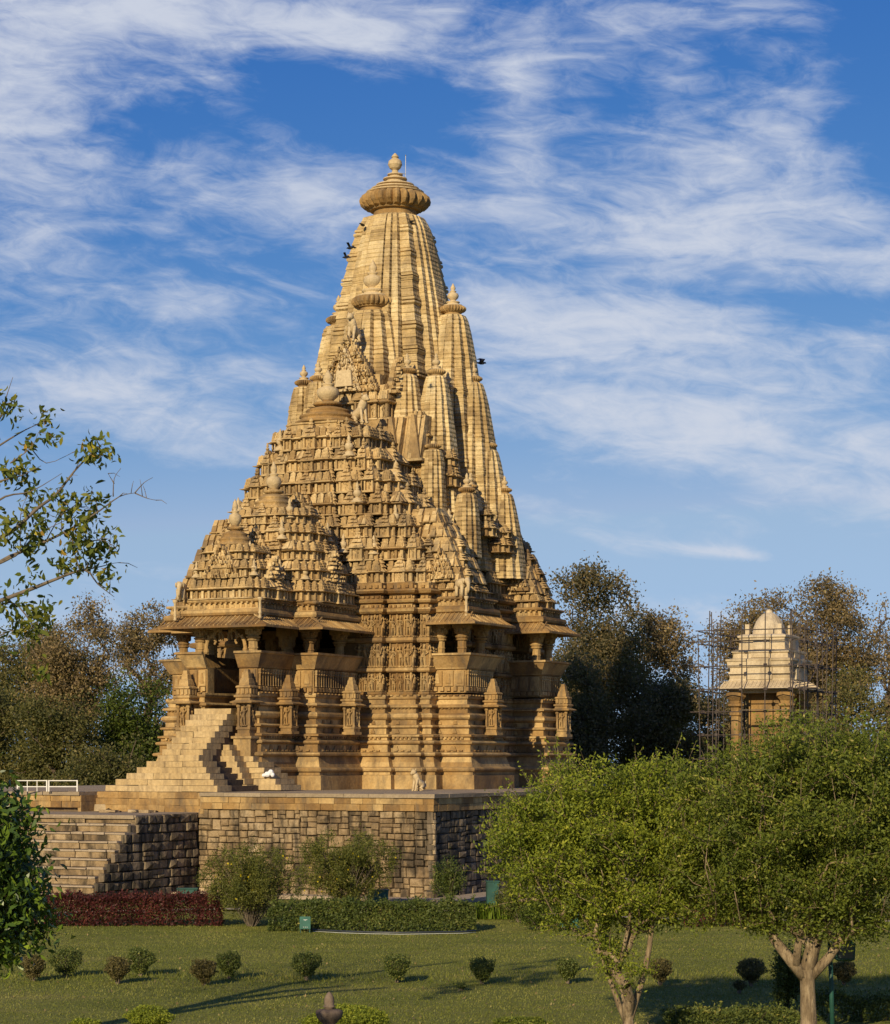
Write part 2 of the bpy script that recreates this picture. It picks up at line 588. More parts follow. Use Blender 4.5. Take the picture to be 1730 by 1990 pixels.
def bark_mat(name, lo, mid_, hi, scale):
    """furrowed bark: colour and relief stretched along the stem"""
    m, nt, b = new_mat(name)
    v = scaled_pos(nt, (1, 1, .22))
    n1 = noise_tex(nt, v, scale, 8, .7, .4)
    n2 = noise_tex(nt, scaled_pos(nt, (1, 1, .8)), scale * .22, 4, .6)
    col = ramp(nt, n1, [(.32, lo), (.52, mid_), (.7, hi)])
    col = mixc(nt, 1.0, col, ramp(nt, n2, [(.3, (.55, .52, .48)), (.65, (1.1, 1.1, 1.1))]), 'MULTIPLY')
    nt.links.new(col, b.inputs['Base Color'])
    b.inputs['Roughness'].default_value = .95
    bp = nd(nt, 'ShaderNodeBump')
    bp.inputs['Strength'].default_value = .9
    bp.inputs['Distance'].default_value = .05
    nt.links.new(n1, bp.inputs['Height'])
    nt.links.new(bp.outputs[0], b.inputs['Normal'])
    return m


M['bark'] = bark_mat('bark', (.06, .042, .03), (.13, .095, .065), (.20, .15, .10), 14)
M['pale_bark'] = bark_mat('pale_bark', (.13, .09, .055), (.31, .23, .135), (.46, .36, .23), 16)
M['twig'] = plain('twig_bark', (0.16, 0.125, 0.09), 0.9, 0.3, 6.0)
M['green_paint'] = plain('green_paint', (0.015, 0.075, 0.055), 0.55, 0.25, 3.0)
M['teal_paint'] = plain('faded_green_paint', (0.03, 0.12, 0.09), 0.6, 0.25, 3.0)
M['white_paint'] = plain('white_paint', (0.75, 0.72, 0.66), 0.5, 0.1, 4.0)
M['white_print'] = plain('white_print', (0.6, 0.62, 0.58), 0.6, 0.1, 4.0)
M['steel'] = plain('scaffold_steel', (0.075, 0.055, 0.045), 0.7, 0.4, 8.0)
M['rod'] = plain('grey_rod', (0.3, 0.3, 0.3), 0.5, 0.1, 8.0, 0.6)
M['feather'] = plain('black_feather', (0.012, 0.012, 0.014), 0.5, 0.2, 8.0)
M['plastic'] = plain('white_plastic', (0.8, 0.8, 0.8), 0.5, 0.06, 5.0)
M['hose'] = plain('black_hose', (0.035, 0.04, 0.045), 0.4, 0.2, 5.0)
M['glass'] = plain('lamp_glass', (0.06, 0.07, 0.07), 0.15, 0.1, 5.0)
M['path'] = stone('path_stone', (0.28, 0.21, 0.14), (0.38, 0.30, 0.21), (0.46, 0.38, 0.28), stain=(0.15, 0.12, 0.08), stain_amt=0.4)
M['soil'] = plain('soil', (0.11, 0.075, 0.045), 0.95, 0.35, 2.0, bump=0.5)

# ================================================================== THE TEMPLE
# plan coordinates: s along the long axis (front negative), r to the right of someone leaving by the front door; local x = s, local y = -r
temple = empty('stone_temple', TO, TH)
tag(temple, 'tall carved sandstone temple with one great ribbed tower, stairs and pillared porch', 'temple')
rng = random.Random(5)


def sym(half):
    return [(s, -r) for s, r in half] + [(s, r) for s, r in reversed(half)]


def stag(sf, sb, Rr, n, d):
    """rectangle whose corners step in n times by d"""
    h = []
    for i in range(n + 1):
        h.append((sf + i * d, Rr - (n - i) * d))
        if i < n: h.append((sf + (i + 1) * d, Rr - (n - i) * d))
    return sym(h + [(sf + sb - s, r) for s, r in reversed(h)])


def seen(N):
    return N[0] < -0.4 or N[1] < -0.4


# ---- small shared ornaments --------------------------------------------------
def figure_mb(seed):
    """standing carved figure about one unit tall, relief side towards +y"""
    m = MB(seed)
    m.tint = 0.6
    u = random.Random(seed).uniform
    sw = u(-0.06, 0.06)
    m.obox((0, 0), (1, 0), (0, 1), -0.16, 0.16, -0.05, 0.10, 0, 0.05)
    for q in (-1, 1):
        m.tube([(q * 0.06 + sw * 0.3, 0.05, 0.04), (q * 0.075 + sw, 0.07, 0.24), (q * 0.055 + sw, 0.05, 0.46)], [0.035, 0.05, 0.07], 5)
    m.tube([(sw, 0.05, 0.42), (sw * 0.5, 0.06, 0.52), (-sw * 0.3, 0.06, 0.62), (-sw * 0.5, 0.07, 0.72), (-sw * 0.5, 0.06, 0.79)], [0.11, 0.085, 0.07, 0.115, 0.05], 6)
    m.ball((-sw * 0.4, 0.08, 0.86), 0.06, 0.06, 0.075, 6, 4)
    m.lathe([(0.06, 0.90), (0.045, 0.95), (0.015, 1.0)], (-sw * 0.4, 0.06, 0), 5)
    up = u(0, 1) > 0.5
    for q in (-1, 1):
        if up and q > 0:
            pts = [(q * 0.11, 0.06, 0.73), (q * 0.19, 0.08, 0.80), (q * 0.10, 0.08, 0.93)]
        else:
            pts = [(q * 0.11, 0.06, 0.73), (q * 0.17, 0.08, 0.60), (q * 0.11, 0.12, 0.50 + u(0, .1))]
        m.tube(pts, [0.035, 0.03, 0.025], 4)
    return m


FIG = [figure_mb(k) for k in range(4)]
FIG_ME = [f.mesh('carved_figure', M['sand']) for f in FIG]


def pot_prof(z=0.0, k=1.0):
    return [(0.20 * k, z), (0.24 * k, z + 0.05 * k), (0.40 * k, z + 0.2 * k), (0.46 * k, z + 0.38 * k), (0.40 * k, z + 0.56 * k), (0.18 * k, z + 0.68 * k), (0.26 * k, z + 0.72 * k),
            (0.26 * k, z + 0.78 * k), (0.12 * k, z + 0.82 * k), (0.20 * k, z + 0.95 * k), (0.19 * k, z + 1.08 * k), (0.09 * k, z + 1.28 * k), (0.02 * k, z + 1.42 * k)]


def lathe_mesh(name, prof, mat, seg=16, lobes=0, depth=0.0, tint=0.55, smooth=True):
    m = MB(1)
    m.lathe(prof, (0, 0, 0), seg, lobes, depth, tint)
    me = m.mesh(name, mat, smooth)
    return me


# the ribbed ring stone and what stands on it (radius 1)
ME_AMAL = lathe_mesh('amalaka', [(0.60, 0), (0.60, 0.20), (0.70, 0.22), (0.72, 0.26), (0.86, 0.30, .8), (0.98, 0.42, 1), (1.0, 0.52, 1), (0.97, 0.62, 1), (0.84, 0.72, .8), (0.7, 0.74)], M['sand'], 96, 24, 0.16, smooth=False)
ME_CROWN = lathe_mesh('kalasha', [(0.70, 0.72), (0.80, 0.745), (0.81, 0.785), (0.60, 0.81), (0.56, 0.84), (0.67, 0.865), (0.67, 0.90), (0.48, 0.925), (0.43, 0.96), (0.54, 0.985), (0.53, 1.02), (0.34, 1.05), (0.27, 1.11), (0.25, 1.15), (0.34, 1.18), (0.33, 1.215), (0.20, 1.24), (0.16, 1.29),
                                  (0.22, 1.32), (0.21, 1.35), (0.10, 1.38), (0.08, 1.46), (0.15, 1.52), (0.20, 1.63), (0.18, 1.74), (0.08, 1.83), (0.11, 1.86), (0.07, 1.92), (0.02, 1.98)], M['pale'], 24, smooth=False)
ME_POT = lathe_mesh('kalasha', [(0.72, 0.74), (0.70, 0.82), (0.45, 0.90), (0.42, 0.98), (0.52, 1.02), (0.50, 1.08), (0.20, 1.16)] + pot_prof(1.18, 0.95), M['pale'], 16)
ME_FINIAL = lathe_mesh('pot_finial', [(0.62, 0), (0.66, 0.06), (0.60, 0.12), (0.45, 0.22), (0.48, 0.27), (0.42, 0.33), (0.2, 0.40)] + pot_prof(0.42, 0.9), M['pale'], 12)
ME_BELL = lathe_mesh('bell_roof', [(1.0, 0), (1.04, 0.04), (1.02, 0.09), (0.86, 0.13), (0.84, 0.22), (0.90, 0.25), (0.88, 0.31), (0.70, 0.36), (0.66, 0.44), (0.70, 0.47), (0.66, 0.52), (0.42, 0.60), (0.26, 0.64),
                                   (0.28, 0.66), (0.44, 0.68, 1), (0.47, 0.73, 1), (0.43, 0.78, 1), (0.2, 0.82), (0.16, 0.86)], M['sand'], 48, 24, 0.12)
ME_BELLPOT = lathe_mesh('kalasha', pot_prof(0.84, 0.78), M['pale'], 20)


def bell(s, r, z, rad, h, parent):
    b = inst('bell_roof', ME_BELL, parent, (s, -r, z), 0, (rad, rad, h))
    inst('kalasha', ME_BELLPOT, b, (0, 0, 0), 0, (1, 1, 1))
    return b


def finial(s, r, z, k, parent):
    return inst('pot_finial', ME_FINIAL, parent, (s, -r, z), rng.uniform(0, 3), (k, k, k * 1.25))


# the miniature shrine that repeats in rows on every storey of the roofs
def kuta_mb():
    m = MB(3)
    m.tint = 0.5
    T, N = (1, 0), (0, 1)
    for i in range(3):
        m.obox((0, 0), T, N, -0.46 + i * .03, 0.46 - i * .03, -0.5, 0.14 - i * 0.12, i * 0.30, i * 0.30 + 0.24)
        m.obox((0, 0), T, N, -0.40 + i * .03, 0.40 - i * .03, -0.5, 0.06 - i * 0.12, i * 0.30 + 0.24, i * 0.30 + 0.30)
    for q in (-0.24, 0.0, 0.24):
        for i in range(3):
            m.obox((0, 0), T, N, q - 0.045, q + 0.045, -0.1, 0.19 - i * 0.12, i * 0.30 + 0.03, i * 0.30 + 0.21)
    m.obox((0, 0), T, N, -0.2, 0.2, -0.5, -0.2, 0.90, 1.0, top=0.4)
    return m


KUTA = kuta_mb()


def antefix(mb, o, T, N, w, h, z, d=0.16, t=None):
    """stepped horseshoe gable: rows of pierced scrolls that narrow to a knob"""
    rows = max(3, int(h / 0.17))
    for i in range(rows):
        k = i / rows
        ww = w * (1 - k) ** 0.75
        z0, z1 = z + h * k, z + h * (k + 1 / rows) * 1.0
        mb.obox(o, T, N, -ww / 2, ww / 2, -0.1, d * 0.5 * (1 - k * .4), z0, z1, t=t)
        n = max(1, int(ww / 0.17))
        for j in range(n):
            u = -ww / 2 + ww * (j + .5) / n
            q = mb.rnd.uniform(0.25, 1.35)
            rr = min(0.075, ww / n * 0.46) * mb.rnd.uniform(.6, 1.2)
            u += mb.rnd.uniform(-.03, .03)
            c = (o[0] + T[0] * u + N[0] * d * 0.5, o[1] + T[1] * u + N[1] * d * 0.5, (z0 + z1) / 2)
            zj = mb.rnd.uniform(-.04, .05)
            if mb.rnd.random() < .45:
                mb.ball((c[0], c[1], c[2] + zj), rr * 1.1, rr * 1.1, rr * 1.2, 6, 4, t=t)
            else:
                mb.obox((o[0], o[1]), T, N, u - rr, u + rr, 0, d * q, z0 + 0.02 + zj, z1 - 0.02 + zj, t=t, top=mb.rnd.uniform(.3, .9))
            mb.obox((o[0], o[1]), T, N, u - rr * .3, u + rr * .3, 0, d * q + .05, z0 + 0.04, z1 - 0.05, t=t)
    mb.obox(o, T, N, -0.09, 0.09, -0.05, d, z + h * 0.96, z + h + 0.12, top=0.5)


def niche_mb(k):
    """pillared niche with a figure, a sloping roof of three leaves and a knob; one unit wide, deep and high"""
    m = MB(k)
    m.tint = .5
    o, T, N = (0, 0), (1, 0), (0, 1)
    zc = .47
    m.obox(o, T, N, -.58, .58, -.5, .55, 0, .07)
    m.obox(o, T, N, -.40, .40, -.5, .20, .07, zc)
    for q in (-1, 1):
        m.obox(o, T, N, q * .42 - .08, q * .42 + .08, -.5, .45, .07, zc)
    m.add(FIG[k], (0, .2, .08), T, N, 1.0, .38)
    m.obox(o, T, N, -.66, .66, -.5, .70, zc, zc + .05)
    for i in range(3):
        f0, f1 = 1 - i * .27, 1 - i * .27 - .2
        m.obox(o, T, N, -.56 * f0, .56 * f0, -.9, .52 * f0 + .04, .52 + i * .16, .67 + i * .16, top=f1 / f0, n1t=.5 * f1 - .22)
        m.obox(o, T, N, -.10, .10, -.9, .52 * f0 + .14, .53 + i * .16, .65 + i * .16, top=f1 / f0, n1t=.5 * f1 - .12)
    m.lathe([(.14, .98), (.24, 1.01), (.24, 1.05), (.1, 1.08), (.18, 1.13), (.14, 1.19), (.02, 1.26)], (0, -.12, 0), 7)
    return m


NICHE = [niche_mb(k) for k in range(4)]
NICHE_ME = [m.mesh('niche', M['roof']) for m in NICHE]
KUTA_ME = KUTA.mesh('turret', M['roof'])
COUNT = {'niche': 0, 'turret': 0}


def put(mb, name, src, me, loc, T, N, sx_, sy_, sz_):
    """a countable ornament: an object of its own under its roof (the first 300), else joined into the roof"""
    if COUNT[name] < 300 and getattr(mb, 'kids', None) is not None:
        COUNT[name] += 1
        mb.kids.append((name, me, loc, math.atan2(T[1], T[0]) if T[0] * N[1] - T[1] * N[0] > 0 else None, T, N, (sx_, sy_, sz_)))
        return
    base = len(mb.v)
    for (x, y, z) in src.v:
        mb.v.append((loc[0] + T[0] * x * sx_ + N[0] * y * sy_, loc[1] + T[1] * x * sx_ + N[1] * y * sy_, loc[2] + z * sz_))
    tt = mb.tv()
    for f in src.f:
        mb.f.append(tuple(base + k for k in f))
        mb.t.append(tt)


def hang(mb, parent):
    for (name, me, loc, rz, T, N, sc) in mb.kids:
        # T x N is left-handed on these outlines, so x runs against T
        inst(name, me, parent, loc, math.atan2(-T[1], -T[0]), sc)


def aedicule(mb, o, T, N, u, z, h, w, out=.2):
    k = mb.rnd.randint(0, 3)
    put(mb, 'niche', NICHE[k], NICHE_ME[k], (o[0] + T[0] * u, o[1] + T[1] * u, z), T, N, w, out * 2.0, h)


def tier(mb, poly, z, h, step, sp=0.44, figs=0.5, kscale=1.0, plain_blocks=0.12, aed=0.7):
    """one storey of a roof: plinth, pillared band with figures, cornice, row of miniature turrets"""
    zb, zc, zk = z + 0.09 * h, z + 0.46 * h, z + 0.58 * h
    mb.sweep(poly, [(0.05, z), (0.09, z + 0.03 * h), (0.05, z + 0.07 * h), (-0.13, zb), (-0.13, zc), (0.08, zc + 0.01 * h), (0.17, zc + 0.035 * h), (0.17, zc + 0.06 * h), (0.03, zc + 0.08 * h),
                    (0.03, zk), (-0.10, zk + 0.005), (-step * 0.75 - 0.05, z + h - 0.02), (-step * 1.05 - 0.05, z + h)], cap=True)
    for o, T, N, L in along(poly):
        if not seen(N): continue
        n = max(1, int(round(L / sp)))
        w = L / n
        hid = N[0] < -.4 and o[1] > 4 or N[1] > .4
        if L > .55 and mb.rnd.random() < aed:
            for q in range(max(1, int(L / 1.5))):
                aedicule(mb, o, T, N, L * (q + .5) / max(1, int(L / 1.5)), z, h * mb.rnd.uniform(.95, 1.2), min(.62, L * .6), mb.rnd.uniform(.14, .26))
        for i in range(n + 1):
            u = i * w
            pw = 0.055
            if 0 < i < n or L < sp * 1.5:
                mb.obox(o, T, N, max(0.01, u - pw), min(L - 0.01, u + pw), -0.15, 0.0, zb, zc)
            else:
                a, b = (0.0, pw * 2) if i == 0 else (L - pw * 2, L)
                mb.obox(o, T, N, a, b, -0.15, -0.005, zb, zc)
        i = 0
        while i < n:
            u = (i + 0.5) * w
            c = (o[0] + T[0] * u + N[0] * -0.12, o[1] + T[1] * u + N[1] * -0.12, zb)
            if mb.rnd.random() < figs:
                mb.add(mb.rnd.choice(FIG), c, T, N, (zc - zb) * 0.98)
            else:
                mb.obox(o, T, N, u - w * .28, u + w * .28, -0.14, -0.06, zb, zc - 0.08 * h)
            if i + 2 <= n and mb.rnd.random() < plain_blocks:
                uu = o[0] + T[0] * (i + 1) * w, o[1] + T[1] * (i + 1) * w
                mb.obox(uu, T, N, -w * .9, w * .9, -step - .15, 0.13, zk, z + h * 1.02, top=0.5, n1t=-step * .8)
                mb.obox(uu, T, N, -w * .3, w * .3, -step - .15, 0.19, zk, z + h * 1.06, top=0.5, n1t=-step * .75)
                i += 2
                continue
            put(mb, 'turret', KUTA, KUTA_ME, (o[0] + T[0] * u, o[1] + T[1] * u, zk), T, N, w * mb.rnd.uniform(.9, 1.0), w, (z + h - zk) * mb.rnd.uniform(.9, 1.1))
            i += 1


# ---- base mouldings ---------------------------------------------------------------
S1, W1, S2, W2, S2E = -16.15, 1.70, -13.3, 2.86, -9.5
S3, S3E, W3, S4, S4E = -8.15, -5.4, 7.75, 0.17, 2.4
PLAN = sym([(-6.0, 1.0), (S1, 1.0), (S1, W1), (S2, W1), (S2, W2), (S2E, W2), (S2E, 4.3), (-9.15, 4.3), (-9.15, 5.67), (-8.8, 5.67), (-8.8, 6.2), (S3, 6.2), (S3, W3), (S3E, W3), (S3E, 6.2), (-4.6, 6.2), (-4.6, 5.9), (-3.7, 5.9),
            (-3.7, 6.2), (-2.4, 6.2), (-2.4, 5.9), (-1.4, 5.9), (-1.4, 6.2), (S4, 6.2), (S4, W3), (S4E, W3), (S4E, 6.2), (4.4, 6.2), (4.4, 5.2), (5.8, 5.2), (5.8, 3.6), (7.2, 3.6)])
pl = MB(11)
pl.sweep(PLAN, [(0.80, 0), (0.78, 0.62), (0.68, 0.64), (0.68, 0.76), (0.80, 0.80), (0.84, 0.88), (0.80, 0.95), (0.64, 1.0), (0.58, 1.2), (0.50, 1.45), (0.66, 1.49), (0.70, 1.55), (0.66, 1.62), (0.44, 1.66), (0.44, 1.98),
                (0.56, 2.02), (0.60, 2.08), (0.56, 2.14), (0.40, 2.18), (0.40, 2.30), (0.52, 2.34), (0.52, 2.42), (0.30, 2.46), (0.30, 2.72), (0.42, 2.75), (0.44, 2.79), (0.40, 2.84), (0.24, 2.87), (0.24, 3.08),
                (0.32, 3.12), (0.40, 3.20), (0.40, 3.30), (0.32, 3.38), (0.18, 3.40), (0.18, 3.60), (0.34, 3.65), (0.36, 3.70), (0.32, 3.76), (0.14, 3.80), (0.14, 4.0), (0.22, 4.04), (0.24, 4.12), (0.22, 4.2), (-0.1, 4.25)], cap=True)
pl.build('plinth', M['sand'], temple)
dn = MB(12)
for zz, off, hh, sp in ((2.24, 0.40, 0.09, 0.2), (1.68, 0.44, 0.07, 0.3), (3.60, 0.18, 0.06, 0.17), (4.17, 0.22, 0.05, 0.3)):
    for o, T, N, L in along(PLAN):
        if not seen(N) or abs(abs(o[1]) - 1.0) < .01 and abs(T[0]) > .5: continue
        L2 = L + 0.3
        n = max(1, int(L2 / sp))
        for i in range(n):
            u = -0.15 + (i + .5) * L2 / n
            dn.obox(o, T, N, u - sp * .3, u + sp * .3, off - 0.1, off + 0.09, zz, zz + hh)
# vertical block joints and carved lozenges on the mouldings
for o, T, N, L in along(PLAN):
    if not seen(N) or abs(abs(o[1]) - 1.0) < .01 and abs(T[0]) > .5: continue
    n = max(1, int(L / 0.7))
    for i in range(n):
        u = (i + .5) * L / n
        dn.obox(o, T, N, u - .12, u + .12, 0.3, 0.36, 2.5, 2.68, top=.3)
        dn.obox(o, T, N, u - .16, u + .16, 0.4, 0.50, 1.72, 1.92, top=.5)
        if N[0] < -.4 or True:
            dn.obox(o, T, N, u - .10, u + .10, 0.1, 0.29, 2.9, 3.04, top=.6)
dn.build('moulding_carving', M['sand'], temple)['kind'] = 'stuff'

# ---- walls with three rows of statues ---------------------------------------------
WALL = sym([(-4.6, 0.75), (-6.4, 0.75), (-6.4, 2.1), (S2E, 2.1), (S2E, 2.92), (S2E, 4.18), (-8.8, 4.18), (-8.8, 4.42), (-9.15, 4.42), (-9.15, 5.56), (-8.4, 5.56), (-8.4, 5.8), (-8.8, 5.8), (-8.8, 6.2), (-7.95, 6.2), (-7.95, 4.8), (-5.6, 4.8), (-5.6, 6.2), (-4.6, 6.2), (-4.6, 5.9), (-3.7, 5.9),
            (-3.7, 6.2), (-2.4, 6.2), (-2.4, 5.9), (-1.4, 5.9), (-1.4, 6.2), (0.35, 6.2), (0.35, 4.8), (2.2, 4.8), (2.2, 6.2), (4.4, 6.2), (4.4, 5.2), (5.8, 5.2), (5.8, 3.6), (7.2, 3.6)])
wl = MB(13)
wl.sweep(WALL, [(0.0, 4.2), (0.07, 4.27), (0.07, 4.34), (-0.08, 4.38), (-0.08, 5.22), (0.08, 5.25), (0.13, 5.31), (0.11, 5.42), (0.02, 5.46), (-0.08, 5.48), (-0.08, 6.54), (0.08, 6.58), (0.14, 6.66), (0.12, 6.78), (0.02, 6.82),
                (-0.08, 6.84), (-0.08, 7.84), (0.10, 7.88), (0.20, 7.96), (0.24, 8.06), (0.20, 8.12), (0.03, 8.15), (0.03, 8.32), (0.20, 8.36), (0.26, 8.44), (0.22, 8.52), (0.0, 8.55), (0.0, 8.74), (0.24, 8.78),
                (0.32, 8.88), (0.28, 8.96), (0.08, 9.0), (0.08, 9.25), (-0.2, 9.3)], cap=True)
wl.build('wall', M['sand'], temple)
wc = MB(14)
k = 0
for o, T, N, L in along(WALL):
    if not seen(N): continue
    mid = (o[0] + T[0] * L / 2, o[1] + T[1] * L / 2)
    if mid[1] > -2.9 and mid[0] < -9: continue               # inside the hall
    if N[0] < -.4 and mid[1] > 0: continue
    for zz, hh, off, sp in ((5.46, .05, .0, .16), (6.82, .05, .0, .16), (8.15, .1, .03, .22), (8.57, .1, 0.0, .22), (9.02, .12, .08, .3)):
        n = max(1, int(L / sp))
        for i in range(n):
            u = (i + .5) * L / n
            wc.obox(o, T, N, u - sp * .28, u + sp * .28, off - .1, off + .09, zz, zz + hh)
    if abs(mid[1]) < 5.0 and mid[0] > -8.7: continue
    n = max(1, int(round(L / 0.33)))
    for (z0, z1) in ((4.38, 5.22), (5.48, 6.54), (6.84, 7.84)):
        for i in range(n):
            u = (i + .5) * L / n
            hgt = (z1 - z0) * rng.uniform(0.86, 0.99)
            fg = inst('carved_figure', FIG_ME[k % 4], temple, (o[0] + T[0] * u + N[0] * -.07, o[1] + T[1] * u + N[1] * -.07, z0),
                      math.atan2(-N[0], N[1]), (hgt * rng.uniform(.95, 1.15), hgt * 1.3, hgt))
            k += 1
        for i in range(n + 1):
            u = min(max(i * L / n, 0.03), L - 0.03)
            wc.obox(o, T, N, u - .03, u + .03, -.1, -.02, z0, z1)
wc.build('wall_carving', M['sand'], temple)['kind'] = 'stuff'

# ---- open hall: floor, seat parapets, columns, eaves ---------------------------------
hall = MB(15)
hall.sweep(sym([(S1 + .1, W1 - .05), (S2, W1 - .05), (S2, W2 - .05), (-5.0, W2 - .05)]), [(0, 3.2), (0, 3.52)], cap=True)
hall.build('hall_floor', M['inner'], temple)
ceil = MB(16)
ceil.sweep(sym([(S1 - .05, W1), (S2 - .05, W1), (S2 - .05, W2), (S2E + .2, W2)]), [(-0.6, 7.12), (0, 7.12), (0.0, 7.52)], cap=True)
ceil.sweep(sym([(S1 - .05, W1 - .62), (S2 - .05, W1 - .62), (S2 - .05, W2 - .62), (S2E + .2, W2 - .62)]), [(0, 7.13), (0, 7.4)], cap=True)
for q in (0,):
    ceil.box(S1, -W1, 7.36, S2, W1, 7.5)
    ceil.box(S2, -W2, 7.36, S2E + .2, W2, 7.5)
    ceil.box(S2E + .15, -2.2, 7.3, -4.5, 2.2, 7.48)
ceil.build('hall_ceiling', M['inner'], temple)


def parapet(path, dz, name='parapet'):
    m = MB(17)
    m.tint = None
    m.sweep(path, [(0.0, 4.2 + dz), (0.0, 5.22 + dz), (0.10, 5.26 + dz), (0.12, 5.32 + dz), (0.40, 5.84 + dz), (0.48, 5.87 + dz), (0.48, 5.96 + dz), (0.34, 5.97 + dz), (-0.05, 5.3 + dz), (-0.55, 5.3 + dz), (-0.55, 4.2 + dz)], closed=False, pclosed=True)
    p = m.build(name, M['sand'], temple)
    c = MB(18)
    for o, T, N, L in along(path, False):
        if not seen(N): continue
        if N[1] < -.4:                                    # sides: a row of small round balusters
            n = max(2, int(L / 0.21))
            for i in range(n):
                u = (i + .5) * L / n
                cc = (o[0] + T[0] * u + N[0] * .06, o[1] + T[1] * u + N[1] * .06, 0)
                c.lathe([(.075, 4.5 + dz), (.05, 4.53 + dz), (.05, 4.98 + dz), (.08, 5.02 + dz), (.06, 5.08 + dz), (.085, 5.16 + dz), (.085, 5.22 + dz)], cc, 6)
        else:                                             # fronts: flat carved panels
            n = max(1, int(round(L / 0.5)))
            for i in range(n):
                u0, u1 = i * L / n + .05, (i + 1) * L / n - .05
                c.obox(o, T, N, u0, u1, -.05, 0.07, 4.5 + dz, 5.18 + dz)
                c.obox(o, T, N, u0 + .1, u1 - .1, 0, 0.10, 4.62 + dz, 5.06 + dz, top=.5)
        n = max(1, int(L / 0.28))
        for i in range(n):
            u = (i + .5) * L / n
            c.obox(o, T, N, u - .1, u + .1, -.05, 0.12, 4.28 + dz, 4.46 + dz)
    c.build('baluster_row', M['sand'], p)['kind'] = 'stuff'
    return p


def eave(path, z, out=1.0, name='eave'):
    m = MB(19)
    m.sweep(path, [(-0.3, z + .54), (0.12, z + .54), (out * .6, z + .26), (out, z + .08), (out, z - .01), (out * .6, z + .16), (0.1, z + .32), (-0.3, z + .32)], closed=False, pclosed=True)
    e = m.build(name, M['sand'], temple)
    c = MB(20)
    pts = list(along(path, False))
    for ei, (o, T, N, L) in enumerate(pts):
        # ribs run down the slope of each slab
        a0 = out if (ei > 0 and pts[ei - 1][1][0] * T[1] - pts[ei - 1][1][1] * T[0] > 0) else 0
        a1 = out if (ei < len(pts) - 1 and T[0] * pts[ei + 1][1][1] - T[1] * pts[ei + 1][1][0] > 0) else 0
        n = int((L + (a0 + a1) * .6) / 0.2)
        for i in range(n):
            u = -a0 * .6 + (i + .5) * (L + (a0 + a1) * .6) / n
            base = len(c.v)
            for (nn, zz) in ((0.14, z + .545), (out * .6, z + .262), (out - .02, z + .09)):
                for (du, dz_) in ((-.035, -.02), (-.025, .035), (.025, .035), (.035, -.02)):
                    uu = u + du
                    c.v.append((o[0] + T[0] * uu + N[0] * nn, o[1] + T[1] * uu + N[1] * nn, zz + dz_))
            tt = c.tv()
            for j in range(2):
                for q in range(3):
                    c.f.append((base + j * 4 + q, base + j * 4 + q + 1, base + j * 4 + 5 + q, base + j * 4 + 4 + q))
                    c.t.append(tt)
            c.f.append((base + 8, base + 9, base + 10, base + 11))
            c.t.append(tt)
    c.build('eave_rib', M['sand'], e)['kind'] = 'stuff'
    # rolled moulding, frieze and cornice above
    m2 = MB(21)
    m2.sweep(path, [(-.2, z + .5), (0.16, z + .52), (0.28, z + .58), (0.32, z + .68), (0.28, z + .80), (0.12, z + .84), (0.08, z + .87), (0.06, z + 1.10), (0.20, z + 1.14), (0.24, z + 1.20), (0.20, z + 1.26), (-.2, z + 1.28)], closed=False, pclosed=True)
    for o, T, N, L in along(path, False):
        if not seen(N): continue
        n = max(1, int(L / 0.26))
        for i in range(n):
            u = (i + .5) * L / n
            m2.obox(o, T, N, u - .09, u + .09, 0, .10, z + .90, z + 1.06, top=.6)
            m2.obox(o, T, N, u - .05, u + .05, .1, .22, z + 1.07, z + 1.135)
    m2.build('entablature', M['sand'], temple)
    return e


def column_mesh():
    m = MB(22)
    m.tint = 0.55
    m.lathe([(.32, 0), (.32, .12), (.26, .14), (.26, .2)], seg=8)
    m.lathe([(.205, .2), (.205, .80), (.23, .82), (.23, .86), (.205, .88), (.205, 1.12)], seg=8)
    m.lathe([(.21, 1.12), (.26, 1.15), (.28, 1.19), (.23, 1.22), (.29, 1.26), (.32, 1.31), (.24, 1.35), (.25, 1.40)], seg=12)
    for k in range(4):
        a = k * PI / 2
        T, N = (-math.sin(a), math.cos(a)), (math.cos(a), math.sin(a))
        m.obox((0, 0), T, N, -.17, .17, 0, .24, 1.40, 1.64, n1t=.35)
        m.ball((N[0] * .29, N[1] * .29, 1.51), .07, .07, .10, 6, 4)
        m.ball((N[0] * .21 + T[0] * .21, N[1] * .21 + T[1] * .21, 1.50), .075, .075, .10, 6, 4)
    m.obox((0, 0), (1, 0), (0, 1), -.34, .34, -.34, .34, 1.64, 1.84)
    return m.mesh('column', M['sand'])


